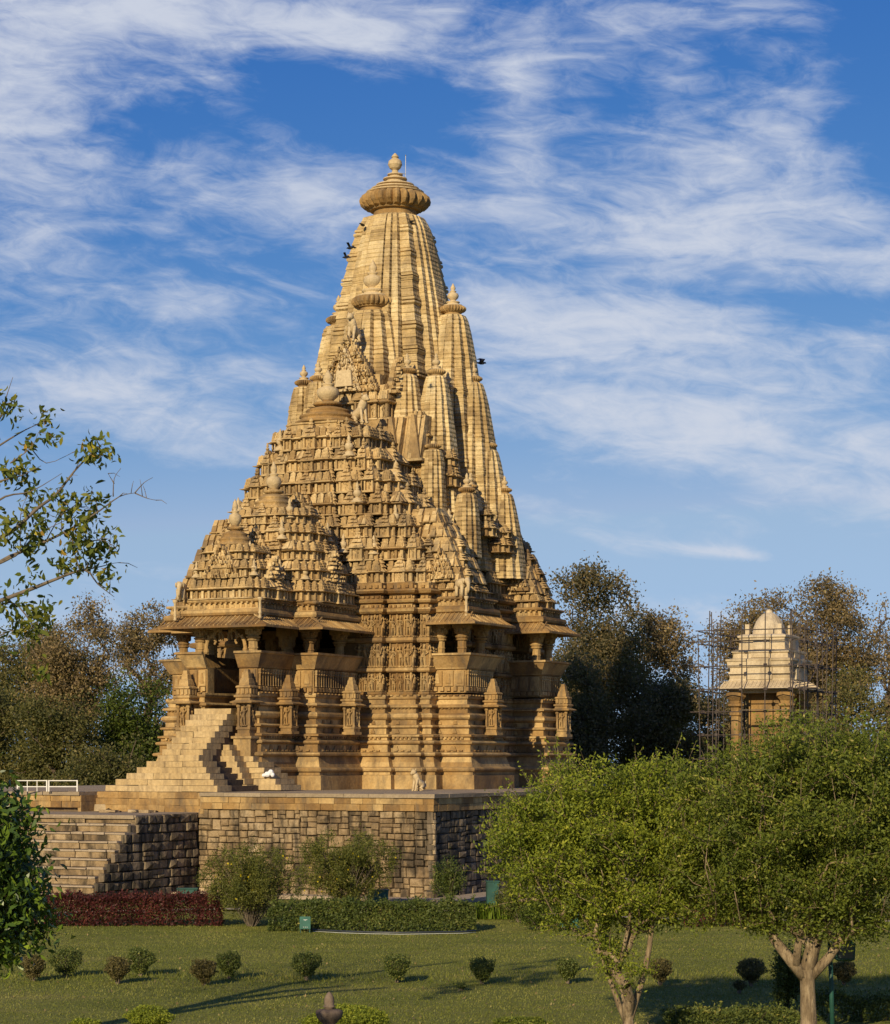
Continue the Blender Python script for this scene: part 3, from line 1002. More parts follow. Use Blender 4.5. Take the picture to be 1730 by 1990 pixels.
ME_COL = column_mesh()
pr1 = [(S1, -.80), (S1, -W1), (S2, -W1), (S2, -W2), (S2E + .1, -W2)]
parapet(pr1, 0)
parapet([(x, -y) for x, y in reversed(pr1)], 0)
eave([(S2E, W2), (S2, W2), (S2, W1), (S1, W1), (S1, -W1), (S2, -W1), (S2, -W2), (S2E, -W2)], 6.95)
for (s, r) in ((-15.85, 1.32), (-15.85, -1.32), (-13.0, 2.48), (-13.0, -2.48), (-10.2, 2.45), (-10.2, -2.45)):
    inst('column', ME_COL, temple, (s, -r, 5.28))
for (s, r) in ((-12.4, 1.0), (-12.4, -1.0), (-10.2, 1.0), (-10.2, -1.0)):
    inst('column', ME_COL, temple, (s, -r, 3.52), 0, (1.05, 1.05, 1.98))
for (a, b) in ((S3, S3E), (S4, S4E)):
    for sg in (1, -1):
        path = [(a, -6.1), (a, -W3), (b, -W3), (b, -6.1)]
        if sg < 0: path = [(x, -y) for x, y in reversed(path)]
        parapet(path, 0.12)
        eave(path, 7.36, 0.85)
        for s in (a + .4, b - .4):
            for r in (7.38,) + ((6.3,) if s < 0 else ()):
                inst('column', ME_COL, temple, (s, -r * sg, 5.40), 0, (1, 1, 1.12))
        m = MB(23)
        m.box(a + .1, -7.6 if sg > 0 else 4.9, 3.5, b - .1, -4.9 if sg > 0 else 7.6, 3.62)
        m.box(a + .02, -7.73 if sg > 0 else 4.9, 7.46, b - .02, -4.9 if sg > 0 else 7.73, 7.9)
        m.build('balcony_slab', M['sand'], temple)

# scalloped arch hung between the two front columns
tor = MB(24)
tor.tint = .6
for sg in (-1, 1):
    for path, r0 in (([(1.0, 5.98), (.98, 6.2), (.93, 6.42), (.82, 6.60), (.66, 6.66), (.54, 6.56), (.50, 6.40), (.56, 6.30)], .085), ([(.60, 6.66), (.50, 6.84), (.34, 6.92), (.20, 6.84), (.14, 6.66), (.13, 6.50)], .075), ([(.30, 6.90), (.30, 6.66), (.33, 6.48)], .06)):
        n_ = len(path)
        tor.tube([(-15.95, -sg * r, z) for r, z in path], [r0 * (1.15 - .55 * q / (n_ - 1)) for q in range(n_)], 7)
        for q, (r, z) in enumerate(path[:-1]):
            tor.ball((-15.99, -sg * r * 1.04, z + .06), .06, .055, .055, 6, 4)
    tor.ball((-15.95, -sg * .98, 6.02), .12, .12, .16, 8, 5)
tor.box(-16.03, -1.1, 6.93, -15.87, 1.1, 7.1)
tor.build('scalloped_arch', M['sand'], temple, smooth=False)

# door frame, seen dark through the porch
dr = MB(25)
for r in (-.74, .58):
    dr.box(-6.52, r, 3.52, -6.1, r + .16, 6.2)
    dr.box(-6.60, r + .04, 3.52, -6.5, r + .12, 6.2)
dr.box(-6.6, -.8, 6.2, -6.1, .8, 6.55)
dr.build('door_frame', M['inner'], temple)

# ---- roofs of the halls -----------------------------------------------------------------
def ease(a, b, t, p=1.0):
    return a + (b - a) * t ** p


porch_roof = MB(31)
porch_roof.kids = []
zz = 8.2
N_ = 3
for i in range(N_):
    t = i / N_
    hh = 0.92 - .12 * i
    a, b, rr = ease(-16.35, -15.95, t, .9), ease(-13.3, -14.2, t), ease(1.95, .95, t, .9)
    tier(porch_roof, stag(a, b, rr, 2, .2), zz, hh, .26, .31, .6)
    zz += hh
antefix(porch_roof, (-16.2, .0), (0, -1), (-1, 0), 1.7, 1.35, 9.12, .3)
antefix(porch_roof, (-14.9, -1.75), (1, 0), (0, -1), 1.2, .9, 9.1, .25)
pr = porch_roof.build('porch_roof', M['roof'], temple)
hang(porch_roof, pr)
bell(-15.17, 0, zz - .02, .80, 1.06, pr)
for (s, r, z, k_) in ((-16.0, 1.45, 9.2, .34), (-16.0, -1.45, 9.2, .34), (-13.9, 1.5, 9.3, .36), (-15.5, .95, 10.0, .36), (-15.5, -.95, 10.0, .36)):
    finial(s, r, z, k_, pr)

mand_roof = MB(32)
mand_roof.kids = []
zz = 8.2
N_ = 5
for i in range(N_):
    t = i / N_
    hh = 0.96 - .05 * i
    a, b, rr = ease(-13.55, -12.75, t, 1.2), ease(-9.3, -10.6, t), ease(3.08, 1.45, t, 1.15)
    tier(mand_roof, stag(a, b, rr, 3, .22), zz, hh, .28, .31, .55)
    zz += hh
antefix(mand_roof, (-13.35, .0), (0, -1), (-1, 0), 1.5, 1.3, 10.1, .3)
antefix(mand_roof, (-11.6, -2.75), (1, 0), (0, -1), 1.6, 1.3, 9.15, .3)
mr = mand_roof.build('hall_roof', M['roof'], temple)
hang(mand_roof, mr)
bell(-11.85, 0, zz - .02, .98, 1.12, mr)
for (s, r, z, k_) in ((-13.2, 1.2, 11.0, .42), (-13.15, 2.35, 9.2, .36), (-12.9, 1.75, 10.2, .36), (-12.6, 1.25, 12.0, .42), (-12.6, -1.4, 12.0, .5), (-13.2, -1.2, 11.2, .42), (-10.5, 2.0, 11.1, .42)):
    finial(s, r, z, k_, mr)

maha_roof = MB(33)
maha_roof.kids = []
zz = 9.25
N_ = 7


def maha_poly(t):
    rr = 1.75 + 4.35 * (1 - t) ** .85
    a = -9.6 + 1.35 * t ** 1.3
    d = .40 - .14 * t
    g_ = .13 * (1 - .5 * t)
    return sym([(a, rr * .34 - g_), (a + d + .3, rr * .34 - g_), (a + d + .3, rr * .34 + g_), (a + d, rr * .34 + g_), (a + d, rr * .66 - g_), (a + 2 * d + .3, rr * .66 - g_), (a + 2 * d + .3, rr * .66 + g_), (a + 2 * d, rr * .66 + g_),
                (a + 2 * d, rr * .88), (a + 3 * d, rr * .88), (a + 3 * d, rr), (-4.3 - t, rr)])


for i in range(N_):
    hh = 1.06
    tier(maha_roof, maha_poly(i / N_), zz, hh, .34, .34, .6, plain_blocks=.2, aed=.9)
    zz += hh
maha_roof.sweep(stag(-8.2, -5.4, 1.6, 2, .2), [(0, zz - .3), (.1, zz - .25), (.1, zz - .1), (0, zz - .08), (0, zz + .15), (.08, zz + .18), (.08, zz + .26), (-.3, zz + .3)], cap=True)
antefix(maha_roof, (-9.55, 0), (0, -1), (-1, 0), 1.6, 1.5, 11.9, .3)
mh = maha_roof.build('great_hall_roof', M['roof'], temple)
hang(maha_roof, mh)
bell(-6.85, 0, zz + .28, 1.5, 1.33, mh)
for (s, r, z, k_) in ((-8.3, 1.9, 15.2, .5), (-8.0, -1.9, 15.7, .5), (-8.8, 2.6, 13.0, .46), (-8.3, 4.3, 11.9, .46), (-7.9, 5.2, 10.6, .42), (-7.2, 3.75, 13.75, .62), (-8.9, 3.5, 10.6, .42), (-9.2, 2.1, 10.7, .42)):
    finial(s, r, z, k_, mh)

# bell-shaped corner pavilions of the great hall roof
for (s, r, z, w) in ((-6.4, 2.6, 15.0, .75),):
    b_ = inst('bell_roof', ME_BELL, mh, (s, -r, z), 0, (w, w, .75))

# ---- vestibule block with the gabled front of the tower ------------------------------------
vest = MB(34)
zz = 9.3
for i in range(6):
    t = i / 6
    rr = 5.6 - 2.2 * t
    tier(vest, sym([(-5.2 + .5 * t, rr * .5), (-4.9 + .5 * t, rr * .5), (-4.9 + .5 * t, rr * .8), (-4.5 + .5 * t, rr * .8), (-4.5 + .5 * t, rr), (-2.0, rr)]), zz, 1.06, .3, .42, .6, plain_blocks=.25)
    zz += 1.06
# two hipped stone roofs beside the gable
for (c, w, z0, h, s0) in ((2.1, 1.45, 15.55, 1.9, -5.15), (3.25, 1.1, 15.45, 2.1, -4.75)):
    o = (s0, -c)
    vest.obox(o, (0, -1), (-1, 0), -w / 2 - .1, w / 2 + .1, -1.6, .12, z0 - .12, z0)
    for j in range(5):
        u0 = -w / 2 + w * j / 5
        vest.obox(o, (0, -1), (-1, 0), u0 + .02, u0 + w / 5 - .02, -1.2, .04 + .05 * (2 - abs(j - 2)), z0, z0 + h, top=1.0, n1t=-.55 + .05 * (2 - abs(j - 2)))
    vest.obox((s0 + .5, -c - w / 2), (1, 0), (0, -1), -.6, .6, -.6, .0, z0, z0 + h, n1t=-.45, top=.55)
vest.box(-4.9, -2.1, 15.5, -2.4, 2.1, 17.4)
tier(vest, sym([(-4.85, 1.5), (-4.7, 1.5), (-4.7, 2.05), (-2.4, 2.05)]), 17.35, 1.75, .25, .42, .8)
antefix(vest, (-4.75, .0), (0, -1), (-1, 0), 3.2, 2.6, 18.75, .35)
antefix(vest, (-3.7, -2.0), (1, 0), (0, -1), 1.9, 1.7, 18.65, .35)
vest.box(-4.5, -1.5, 18.3, -2.4, 1.5, 19.6)
vb = vest.build('vestibule', M['roof'], temple)
vp = MB(35)
antefix(vp, (-5.0, .0), (0, -1), (-1, 0), 1.5, 1.9, 18.8, .25)
vp.obox((-5.05, 0), (0, -1), (-1, 0), -.45, .45, -.1, .3, 19.0, 19.75, top=.85)
vp.build('carved_gable', M['pale'], vb)

# ---- the great tower and the smaller spires that lean on it ----------------------------------
def ribs(bands):
    """half-face bands (t_in, t_out, n, kind) from the middle outwards -> outline of one face with deep slots between the bands"""
    pos = []
    for i, (t0, t1, n_, kd) in enumerate(bands):
        if i: pos.append((t0 - .012, n_ - .10, 'g'))
        pos.append((t0, n_, kd)) if i else None
        pos.append((t1, n_, kd))
    neg = [(-t, n_, kd) for t, n_, kd in reversed(pos)]
    return neg + pos[:-1]


FACE = ribs([(0, .20, 1.0, 'b'), (.225, .36, .965, 'p'), (.385, .52, .90, 'q'), (.545, .80, .80, 'k')])
FACE_S = [(-.80, .80, 'k'), (-.46, .80, 'k'), (-.43, .72, 'g'), (-.40, 1.0, 'b'), (-.02, 1.0, 'b'), (0, .95, 'g'), (.02, 1.0, 'b'), (.40, 1.0, 'b'), (.43, .72, 'g'), (.46, .80, 'k')]


def spire(name, s, r, z0, z1, w0, w1, n, amal, parent, p=0.7, face=FACE, crown=None, cz=1.0, seed=1, bhumi=4, tip=True, mat='tower', lean=0.0):
    m = MB(seed)
    rr = random.Random(seed)
    pts = []
    for q in range(4):
        a = q * PI / 2
        Nn, Tt = (math.cos(a), math.sin(a)), (-math.sin(a), math.cos(a))
        for (t, nn, kd) in face:
            pts.append((Nn[0] * nn + Tt[0] * t, Nn[1] * nn + Tt[1] * t, kd))
    K = len(pts)
    rows = []
    tints = []
    hh = (z1 - z0) / n

    def wz(z):
        return w1 + (w0 - w1) * max(0.0, (z1 - z) / (z1 - z0)) ** p

    segid = []
    sid = 0
    for i in range(K):
        if pts[i][2] == 'g': sid += 1
        segid.append(sid)
    for i in range(n):
        za, zb = z0 + i * hh, z0 + (i + 1) * hh
        ring = (i % bhumi == bhumi - 1)
        tone = {}
        g = 0.0
        for (f, inset, kb) in ((0.0, 1.0, 1.0), (0.20, 1.0, 1.03), (0.42, 1.0, 1.03), (0.46, 1.0, .985), (0.54, 1.0, .985), (0.58, 1.0, 1.035), (.88, 1.0, 1.03), (0.94, 0.993, .985), (1.0, 0.993, .985)):
            if not ring and .1 < f < .9: continue
            z = za + hh * f
            w = wz(z)
            off = -lean * (z - z0)
            rows.append([(x * w * (kb if kd == 'k' else 1.0) * (inset if kd != 'g' else 1), y * w * (kb if kd == 'k' else 1.0) * (inset if kd != 'g' else 1), z) for (x, y, kd) in pts])
            tints.append((i, g))
    base = len(m.v)
    for row in rows: m.v += row
    cache = {}
    for j in range(len(rows) - 1):
        i, g = tints[j]
        for q in range(K):
            q2 = (q + 1) % K
            key = (i, segid[q], q // 4 if pts[q][2] == 'b' and rr.random() < .3 else 0)
            if key not in cache:
                below = cache.get((i - 1, key[1], key[2]))
                cache[key] = below if below is not None and rr.random() < .35 else min(1, max(0, rr.random() * .9 + .05 + g))
            m.f.append((base + j * K + q, base + j * K + q2, base + (j + 1) * K + q2, base + (j + 1) * K + q))
            m.t.append(cache[key])
    w = wz(z1)
    last = base + (len(rows) - 1) * K
    b2 = len(m.v)
    for (x, y, kd) in pts: m.v.append((x * w * .93, y * w * .93, z1 + .12 * w))
    for (x, y, kd) in pts: m.v.append((x * w * .72, y * w * .72, z1 + .20 * w))
    for q in range(K):
        q2 = (q + 1) % K
        m.f.append((last + q, last + q2, b2 + q2, b2 + q))
        m.t.append(.7)
        m.f.append((b2 + q, b2 + q2, b2 + K + q2, b2 + K + q))
        m.t.append(.6)
    m.f.append(tuple(b2 + K + q for q in range(K)))
    m.t.append(.5)
    o = m.build(name, M[mat], parent, loc=(s, -r, 0))
    if amal:
        zt = z1 + .16 * w
        inst('amalaka', ME_AMAL, o, (0, 0, zt), rr.uniform(0, 1), (amal, amal, amal * .95 * cz))
        if tip:
            inst('kalasha', crown or ME_POT, o, (0, 0, zt), 0, (amal, amal, amal * .95 * cz))
    return o


tower = spire('tower', 0, 0, 9.0, 27.82, 4.62, 1.56, 46, 1.78, temple, .72, FACE, ME_CROWN, .97, 3, 3)
SP = []


def sub(s, r, z0, z1, w0, w1, n, amal, p=.72, face=FACE_S, seed=1, both=True, **kw):
    spire('spire', s, r, z0, z1, w0, w1, n, amal, temple, p, face, seed=seed, **kw)
    if both and r:
        spire('spire', s, -r, z0, z1, w0, w1, n, amal, temple, p, face, seed=seed + 50, **kw)


sub(-2.35, 0, 14.5, 22.85, 2.25, 1.0, 20, 1.06, seed=4)
sub(0, 3.18, 10.5, 22.9, 2.25, .62, 28, .66, seed=5)
sub(0, 4.30, 10.5, 19.55, 1.75, .42, 22, .44, seed=6)
sub(-2.75, 3.62, 10.5, 19.5, 1.45, .46, 22, .47, seed=7)
sub(-3.45, 2.42, 11.5, 19.55, 1.3, .44, 20, .44, seed=8)
sub(0, 5.08, 10.3, 16.25, 1.35, .42, 16, .45, seed=9)
sub(0, 5.95, 10.0, 14.1, 1.05, .34, 12, .37, seed=10)
sub(-1.75, 4.95, 10.3, 14.15, 1.0, .34, 12, .35, seed=11)
sub(-4.15, 4.15, 12.6, 15.8, .62, .40, 9, .40, p=.5, seed=13, tip=False)
sub(-3.3, 5.5, 10.8, 13.75, .66, .42, 9, .42, p=.5, seed=14)
sub(-4.3, 5.05, 9.9, 12.0, .6, .4, 7, .42, p=.5, seed=15)
sub(-2.2, 0, 9, 14.4, 3.6, 2.6, 9, 0, p=.9, seed=16, both=False)

# storeys round the foot of the tower
san = MB(36)
zz = 9.2
for i in range(3):
    t = i / 3
    rr = 6.05 - .9 * t
    tier(san, sym([(-4.5, rr * .7), (-4.2, rr * .7), (-4.2, rr - .25), (-1.9, rr - .25), (-1.9, rr), (2.6, rr), (2.6, rr - .4), (5.2, rr - .4), (5.2, rr * .6), (6.4, rr * .6)]), zz, 1.05, .3, .42, .6)
    zz += 1.05
# little pavilions that break the ribs of the tower
for (s, r, z, w, h) in ((-3.05, 4.35, 14.2, .95, 1.0), (-2.0, 5.75, 11.9, .8, .75), (-3.9, 3.3, 16.1, .6, 1.0), (-.9, 6.1, 11.2, .9, .7)):
    tier(san, [(s - w / 2, -r - w / 2), (s + w / 2, -r - w / 2), (s + w / 2, -r + w / 2), (s - w / 2, -r + w / 2)], z, h, .22, .3, .8)
    tier(san, [(s - w * .38, -r - w * .38), (s + w * .38, -r - w * .38), (s + w * .38, -r + w * .38), (s - w * .38, -r + w * .38)], z + h, h * .7, .16, .3, .4)
san.build('tower_base', M['roof'], temple)

# ---- stepped roofs over the side balconies -----------------------------------------------------
for (a, b, zt) in ((S3, S3E, 12.75), (S4, S4E, 12.75)):
    for sg in (1, -1):
        m = MB(40 + int(a) + sg)
        zz = 8.6
        n = 6
        for i in range(n):
            t = i / n
            hh = (zt - 8.6) / n
            ro, ri = 7.6 - 2.0 * t ** 1.3, 4.6
            aa, bb = a + .05 + .8 * t ** 1.3, b - .05 - .8 * t ** 1.3
            poly = [(aa, -ro), (bb, -ro), (bb, -ri), (aa, -ri)]
            if sg < 0: poly = [(aa, ri), (bb, ri), (bb, ro), (aa, ro)]
            if i == 0:
                tier(m, poly, zz, hh, .25, .46, .6)
            else:
                m.sweep(poly, [(0.04, zz), (.07, zz + .05), (.04, zz + .1), (-.05, zz + .12), (-.05, zz + .3 * hh), (-.3, zz + hh)], cap=True)
                for o, T, N, L in along(poly):
                    if not seen(N): continue
                    q = max(2, int(round(L / .40)))
                    for j in range(q):
                        pj = m.rnd.uniform(-.02, .03) + (.05 if j % 2 else 0)
                        m.obox(o, T, N, j * L / q + .05, (j + 1) * L / q - .05, -.6, .10 + pj, zz + .14 * hh, zz + hh * .55, n1t=-.02 + pj)
                        m.obox(o, T, N, j * L / q + .07, (j + 1) * L / q - .07, -.6, .0 + pj, zz + .56 * hh, zz + hh * 1.0, n1t=-.2 + pj)
                        m.obox(o, T, N, j * L / q + .02, (j + 1) * L / q - .02, -.6, .13 + pj, zz + .06 * hh, zz + hh * .13)
                    if L > 1.0 and i < 4: aedicule(m, o, T, N, L * m.rnd.choice((.3, .5, .7)), zz, hh, .5, .24)
            zz += hh
        if sg > 0:
            antefix(m, (a - .05, -(6.55)), (0, -1), (-1, 0), 1.3, 1.25, 9.45, .22)
        m.build('balcony_roof', M['roof'], temple)


# ---- miniature shrines that stand against the base -------------------------------------------------
def mini_shrine():
    m = MB(50)
    m.tint = .62
    T, N = (0, -1), (-1, 0)
    for (w, d, z0, z1) in ((.62, .62, 0, .12), (.5, .5, .12, .26), (.58, .58, .26, .36)):
        m.box(-w / 2, -d / 2, z0, w / 2, d / 2, z1)
    m.box(-.16, -.16, .36, .16, .16, 1.25)
    for x in (-.22, .22):
        for y in (-.22, .22):
            m.lathe([(.075, .36), (.055, .42), (.055, 1.08), (.085, 1.13), (.085, 1.25)], (x, y, 0), 6)
    m.add(FIG[1], (-.17, 0, .40), (0, -1), (-1, 0), .78)
    m.add(FIG[2], (0, -.17, .40), (1, 0), (0, -1), .78)
    sq = lambda k: [(-k, -k), (k, -k), (k, k), (-k, k)]
    m.sweep(sq(.27), [(0, 1.25), (.18, 1.27), (.20, 1.31), (.04, 1.38), (.02, 1.46), (.08, 1.5), (.08, 1.56), (-.02, 1.6), (-.02, 1.82), (.04, 1.86), (.02, 1.92), (-.06, 1.95), (-.06, 2.02), (-.10, 2.2), (-.13, 2.22), (-.15, 2.4), (-.17, 2.42), (-.19, 2.55)], cap=True)
    for o, T2, N2, L in along(sq(.27)):
        for u in (.09, .27, .45):
            m.obox(o, T2, N2, u - .05, u + .05, -.1, .03, 1.62, 1.82)
    return m.mesh('miniature_shrine', M['sand'])


ME_SHR = mini_shrine()
for (s, r, z, k_) in ((-14.7, 2.42, 2.42, 1.0), (-11.1, 3.55, 2.42, 1.0), (-6.6, 8.4, 2.42, 1.0), (1.5, 8.4, 2.42, 1.0), (-16.7, 1.52, 2.3, 1.12), (-16.7, -1.52, 2.3, 1.12)):
    inst('miniature_shrine', ME_SHR, temple, (s, -r, z), 0, (k_ * 1.05, k_ * 1.05, k_))
for (s, r) in ((-16.75, 1.55), (-16.75, -1.55)):
    shb = MB(51)
    shb.sweep([(s - .42, -r - .42), (s + .6, -r - .42), (s + .6, -r + .42), (s - .42, -r + .42)], [(0, 0), (0, 2.2), (.08, 2.21), (.08, 2.31), (0, 2.32)], cap=True)
    shb.build('shrine_pier', M['sand'], temple)

# ---- stairs up to the porch -------------------------------------------------------------------------
stair = empty('stairs', (0, 0, 0), 0, temple)
stb = MB(52)
RISE = 3.5 / 14
stb.box(-17.0, -.9, 0, -15.9, .9, 3.49)
stepm = {}


def block(parent, s0, s1, r0, r1, z0, z1, name='step_block', mat='step', sd=0, bev=.012):
    m = MB(sd)
    m.box(s0, -r1, z0, s1, -r0, z1, .5, 0.013)
    o = m.build(name, M[mat], parent, fix=False)
    return o


cnt = 0
for i in range(14):
    z1 = 3.5 - RISE * i
    z0 = z1 - RISE
    if i < 9:
        sf = -17.0 - .34 * (i + 1) + .34
        w = .92 + .012 * i
    else:
        sf = -17.0 - .34 * 8 - .26 * (i - 8)
        w = 1.03 + .34 * (i - 8)
    sf -= .02
    rngb = random.Random(i)
    nb = 2 if i < 9 else 3
    cuts = [-w] + sorted(-w + 2 * w * (q + rngb.uniform(-.2, .2)) / nb for q in range(1, nb)) + [w]
    for q in range(nb):
        block(stair, sf + rngb.uniform(-.015, .015), sf + 1.1, cuts[q] + .006, cuts[q + 1] - .006, z0 + .006, z1 - rngb.uniform(0, .012), sd=cnt)
        cnt += 1
    stb.box(sf + .9, -w + .05, 0, -16.6, w - .05, z1 - .02)
stb.build('stair_core', M['mortar'], stair)
# stepped flank of the stair on the viewer's side
fl = MB(53)
for i in range(8):
    z1 = 1.95 - .24 * i
    r1 = 1.45 + .33 * i
    sf = -17.75 - .10 * i
    block(stair, sf, -16.7, .96, r1 * .55 + .5, z1 - .235, z1, 'step_block', 'step', 200 + i)
    if r1 * .55 + .5 < r1:
        block(stair, sf + .75, -16.0, r1 * .55 + .51, r1, z1 - .235, z1 - .01, 'step_block', 'step', 300 + i)
    block(stair, sf, -16.7, -r1 * .6 - .4, -.96, z1 - .235, z1, 'step_block', 'step', 400 + i)

# ---- animal sculptures on ledges -----------------------------------------------------------------------
def beast(kind):
    """standing stone animal, head towards -x; legs, trunk and neck grown as overlapping tubes"""
    m = MB(60)
    m.tint = .65
    if kind == 'elephant':
        m.tube([(.5, 0, .62), (.3, 0, .78), (-.1, 0, .80), (-.4, 0, .72)], [.16, .30, .32, .22], 8)
        m.tube([(-.35, 0, .85), (-.62, 0, .92), (-.72, 0, .70), (-.74, 0, .35), (-.66, 0, .15)], [.2, .22, .13, .08, .05], 7)
        for y in (-.16, .16):
            m.ball((-.5, y * 1.5, .9), .13, .05, .17, 6, 4)
            for x in (-.25, .32):
                m.tube([(x, y, .65), (x, y, .3), (x, y, 0)], [.14, .11, .12], 6)
    else:
        m.tube([(.45, 0, .30), (.3, 0, .42), (0, 0, .62), (-.16, 0, .90), (-.22, 0, 1.08)], [.15, .24, .20, .20, .15], 8)
        m.ball((-.32, 0, 1.16), .20, .16, .17, 8, 5)
        m.tube([(-.36, 0, 1.14), (-.56, 0, 1.06)], [.11, .07], 6)
        for y in (-.13, .13):
            m.tube([(-.14, y, .72), (-.22, y, .35), (-.26, y, .05), (-.36, y, .03)], [.09, .07, .06, .06], 6)
            m.tube([(.3, y * 1.2, .32), (.08, y * 1.5, .2), (.3, y * 1.4, .05), (.02, y * 1.4, .04)], [.14, .1, .07, .06], 6)
            m.ball((-.26, y, 1.32), .05, .04, .07, 5, 4)
        m.tube([(.5, 0, .2), (.66, 0, .3), (.62, 0, .62)], [.05, .04, .03], 5)
    return m.mesh('carved_' + kind, M['pale'], True)


ME_EL, ME_LI = beast('elephant'), beast('lion')
inst('carved_elephant', ME_EL, temple, (S3 - .3, 7.55 * -1 - .15, 8.62), R(60), .72)
inst('carved_elephant', ME_EL, temple, (S1 - .35, 1.9, 8.22), R(20), .7)
inst('carved_lion', ME_LI, temple, (-6.9, -1.75, 16.9), R(70), 1.0)
inst('carved_lion', ME_LI, temple, (-4.6, -.15, 21.2), 0, 1.0)
for (s, r, z) in ((-16.85, 2.25, 7.3), (-16.85, -2.0, 7.3), (S3 - .35, 7.95, 7.7)):
    inst('prop_post', lathe_mesh('prop_post', [(.06, 0), (.09, .05), (.06, .1), (.06, .2), (.09, .25), (.06, .3), (.06, .75), (.11, .82), (.11, .9)], M['pale'], 8), temple, (s, -r, z))
rodm = MB(61)
rodm.tube([(.25, -.46, 29.5), (.25, -.46, 31.2)], .014, 6)
rodm.tube([(.0, -.1, 30.35), (.25, -.46, 30.3)], .018, 5)
rodm.ball((.25, -.46, 31.22), .035, .035, .035, 6, 4)
rodm.build('lightning_rod', M['rod'], temple)

# ================================================================== GROUND AND TERRACE
def lawn_mat():
    m, nt, b = new_mat('lawn')
    pos = scaled_pos(nt, (1, 1, 1))
    big_ = noise_tex(nt, scaled_pos(nt, (0.25, 0.6, 1)), 1.0, 5, 0.6)
    col = ramp(nt, big_, [(0.30, (0.165, 0.178, 0.040)), (0.5, (0.215, 0.222, 0.052)), (0.70, (0.27, 0.245, 0.075))])
    fine_ = noise_tex(nt, scaled_pos(nt, (9, 5, 9)), 1.0, 6, 0.75)
    col = mixc(nt, 1.0, col, ramp(nt, fine_, [(0.3, (0.55, 0.58, 0.5)), (0.7, (1.25, 1.22, 1.1))]), 'MULTIPLY')
    dry = noise_tex(nt, pos, 0.8, 6, 0.7)
    mr_ = nd(nt, 'ShaderNodeMapRange')
    mr_.inputs['From Min'].default_value = 0.6
    mr_.inputs['From Max'].default_value = 0.72
    mr_.inputs['To Max'].default_value = 0.35
    nt.links.new(dry, mr_.inputs['Value'])
    col = mixc(nt, mr_.outputs[0], col, (0.25, 0.18, 0.08))
    nt.links.new(col, b.inputs['Base Color'])
    b.inputs['Roughness'].default_value = 0.95
    b.inputs['Specular IOR Level'].default_value = 0.1
    bp = nd(nt, 'ShaderNodeBump')
    bp.inputs['Strength'].default_value = 0.7
    bp.inputs['Distance'].default_value = 0.08
    nt.links.new(fine_, bp.inputs['Height'])
    nt.links.new(bp.outputs[0], b.inputs['Normal'])
    return m


M['lawn'] = lawn_mat()
g = MB(1)
xs = [-2500, -300, -60] + [-30 + 2.5 * i for i in range(25)] + [60, 300, 2500]
ys = [-600, -20, 20] + [30 + 2.5 * i for i in range(33)] + [160, 400, 4000]
for y in ys:
    for x in xs:
        inner = abs(x) < 40 and 25 < y < 84
        g.v.append((x, y, -0.02 + (0.05 * mnoise.noise(Vector((x * .12, y * .12, 0))) if inner else 0)))
for j in range(len(ys) - 1):
    for i in range(len(xs) - 1):
        a = j * len(xs) + i
        g.f.append((a, a + 1, a + len(xs) + 1, a + len(xs)))
        g.t.append(.5)
gr = g.build('ground', M['lawn'], smooth=True)
gr['kind'] = 'structure'

# pale path along the foot of the terrace and across the lawn's far edge
pth = MB(2)
P0 = [(-14.5, 77.5), (-9.5, 79.5), (-5, 80.5), (0, 79.0), (4, 76.5), (9, 74.5), (16, 73.5)]
for (a, b) in zip(P0[:-1], P0[1:]):
    pth.quad((a[0], a[1] - .35, .05), (b[0], b[1] - .35, .05), (b[0], b[1] + .35, .05), (a[0], a[1] + .35, .05))
po = pth.build('path', M['path'])
po['kind'] = 'structure'
pth = MB(3)
tp = lambda s, r: (TO.x + s * ca + r * sa, TO.y + s * sa - r * ca)
c0 = [tp(-24.6, 2.9), tp(-24.6, 15.2), tp(-2, 15.2), tp(-2, 13.3), tp(-22.5, 13.3), tp(-22.5, 2.9)]
pth.v += [(x, y, .06) for x, y in c0]
pth.f += [(0, 1, 4, 5), (1, 2, 3, 4)]
pth.t += [.5, .5]
po = pth.build('pavement', M['path'])
po['kind'] = 'structure'
kb = MB(4)
kb.sweep([c0[0], c0[1], c0[2]], [(-.0, 0), (.12, 0), (.12, .14), (0, .14)], closed=False, pclosed=True)
ko = kb.build('kerb', M['path'])
ko['kind'] = 'structure'

# ---- the terrace the temple stands on -------------------------------------------------------------
plat = empty('stone_terrace', (TO.x, TO.y, 0), TH)
tag(plat, 'high masonry terrace of rubble and cut blocks carrying the big temple', 'terrace')
FR, RS = -22.6, 13.3                       # front and viewer's side of the terrace
ZT = TERR
core = MB(5)
core.box(FR + 1.7, -RS + .25, -.3, 15, 16, ZT - .16)
core.box(FR + .25, -RS + .25, -.3, FR + 1.71, -2.95, ZT - .17)
core.box(FR + .25, 2.95, -.3, FR + 1.71, 15.9, ZT - .17)
core.build('wall_core', M['mortar'], plat)
cap = MB(6)
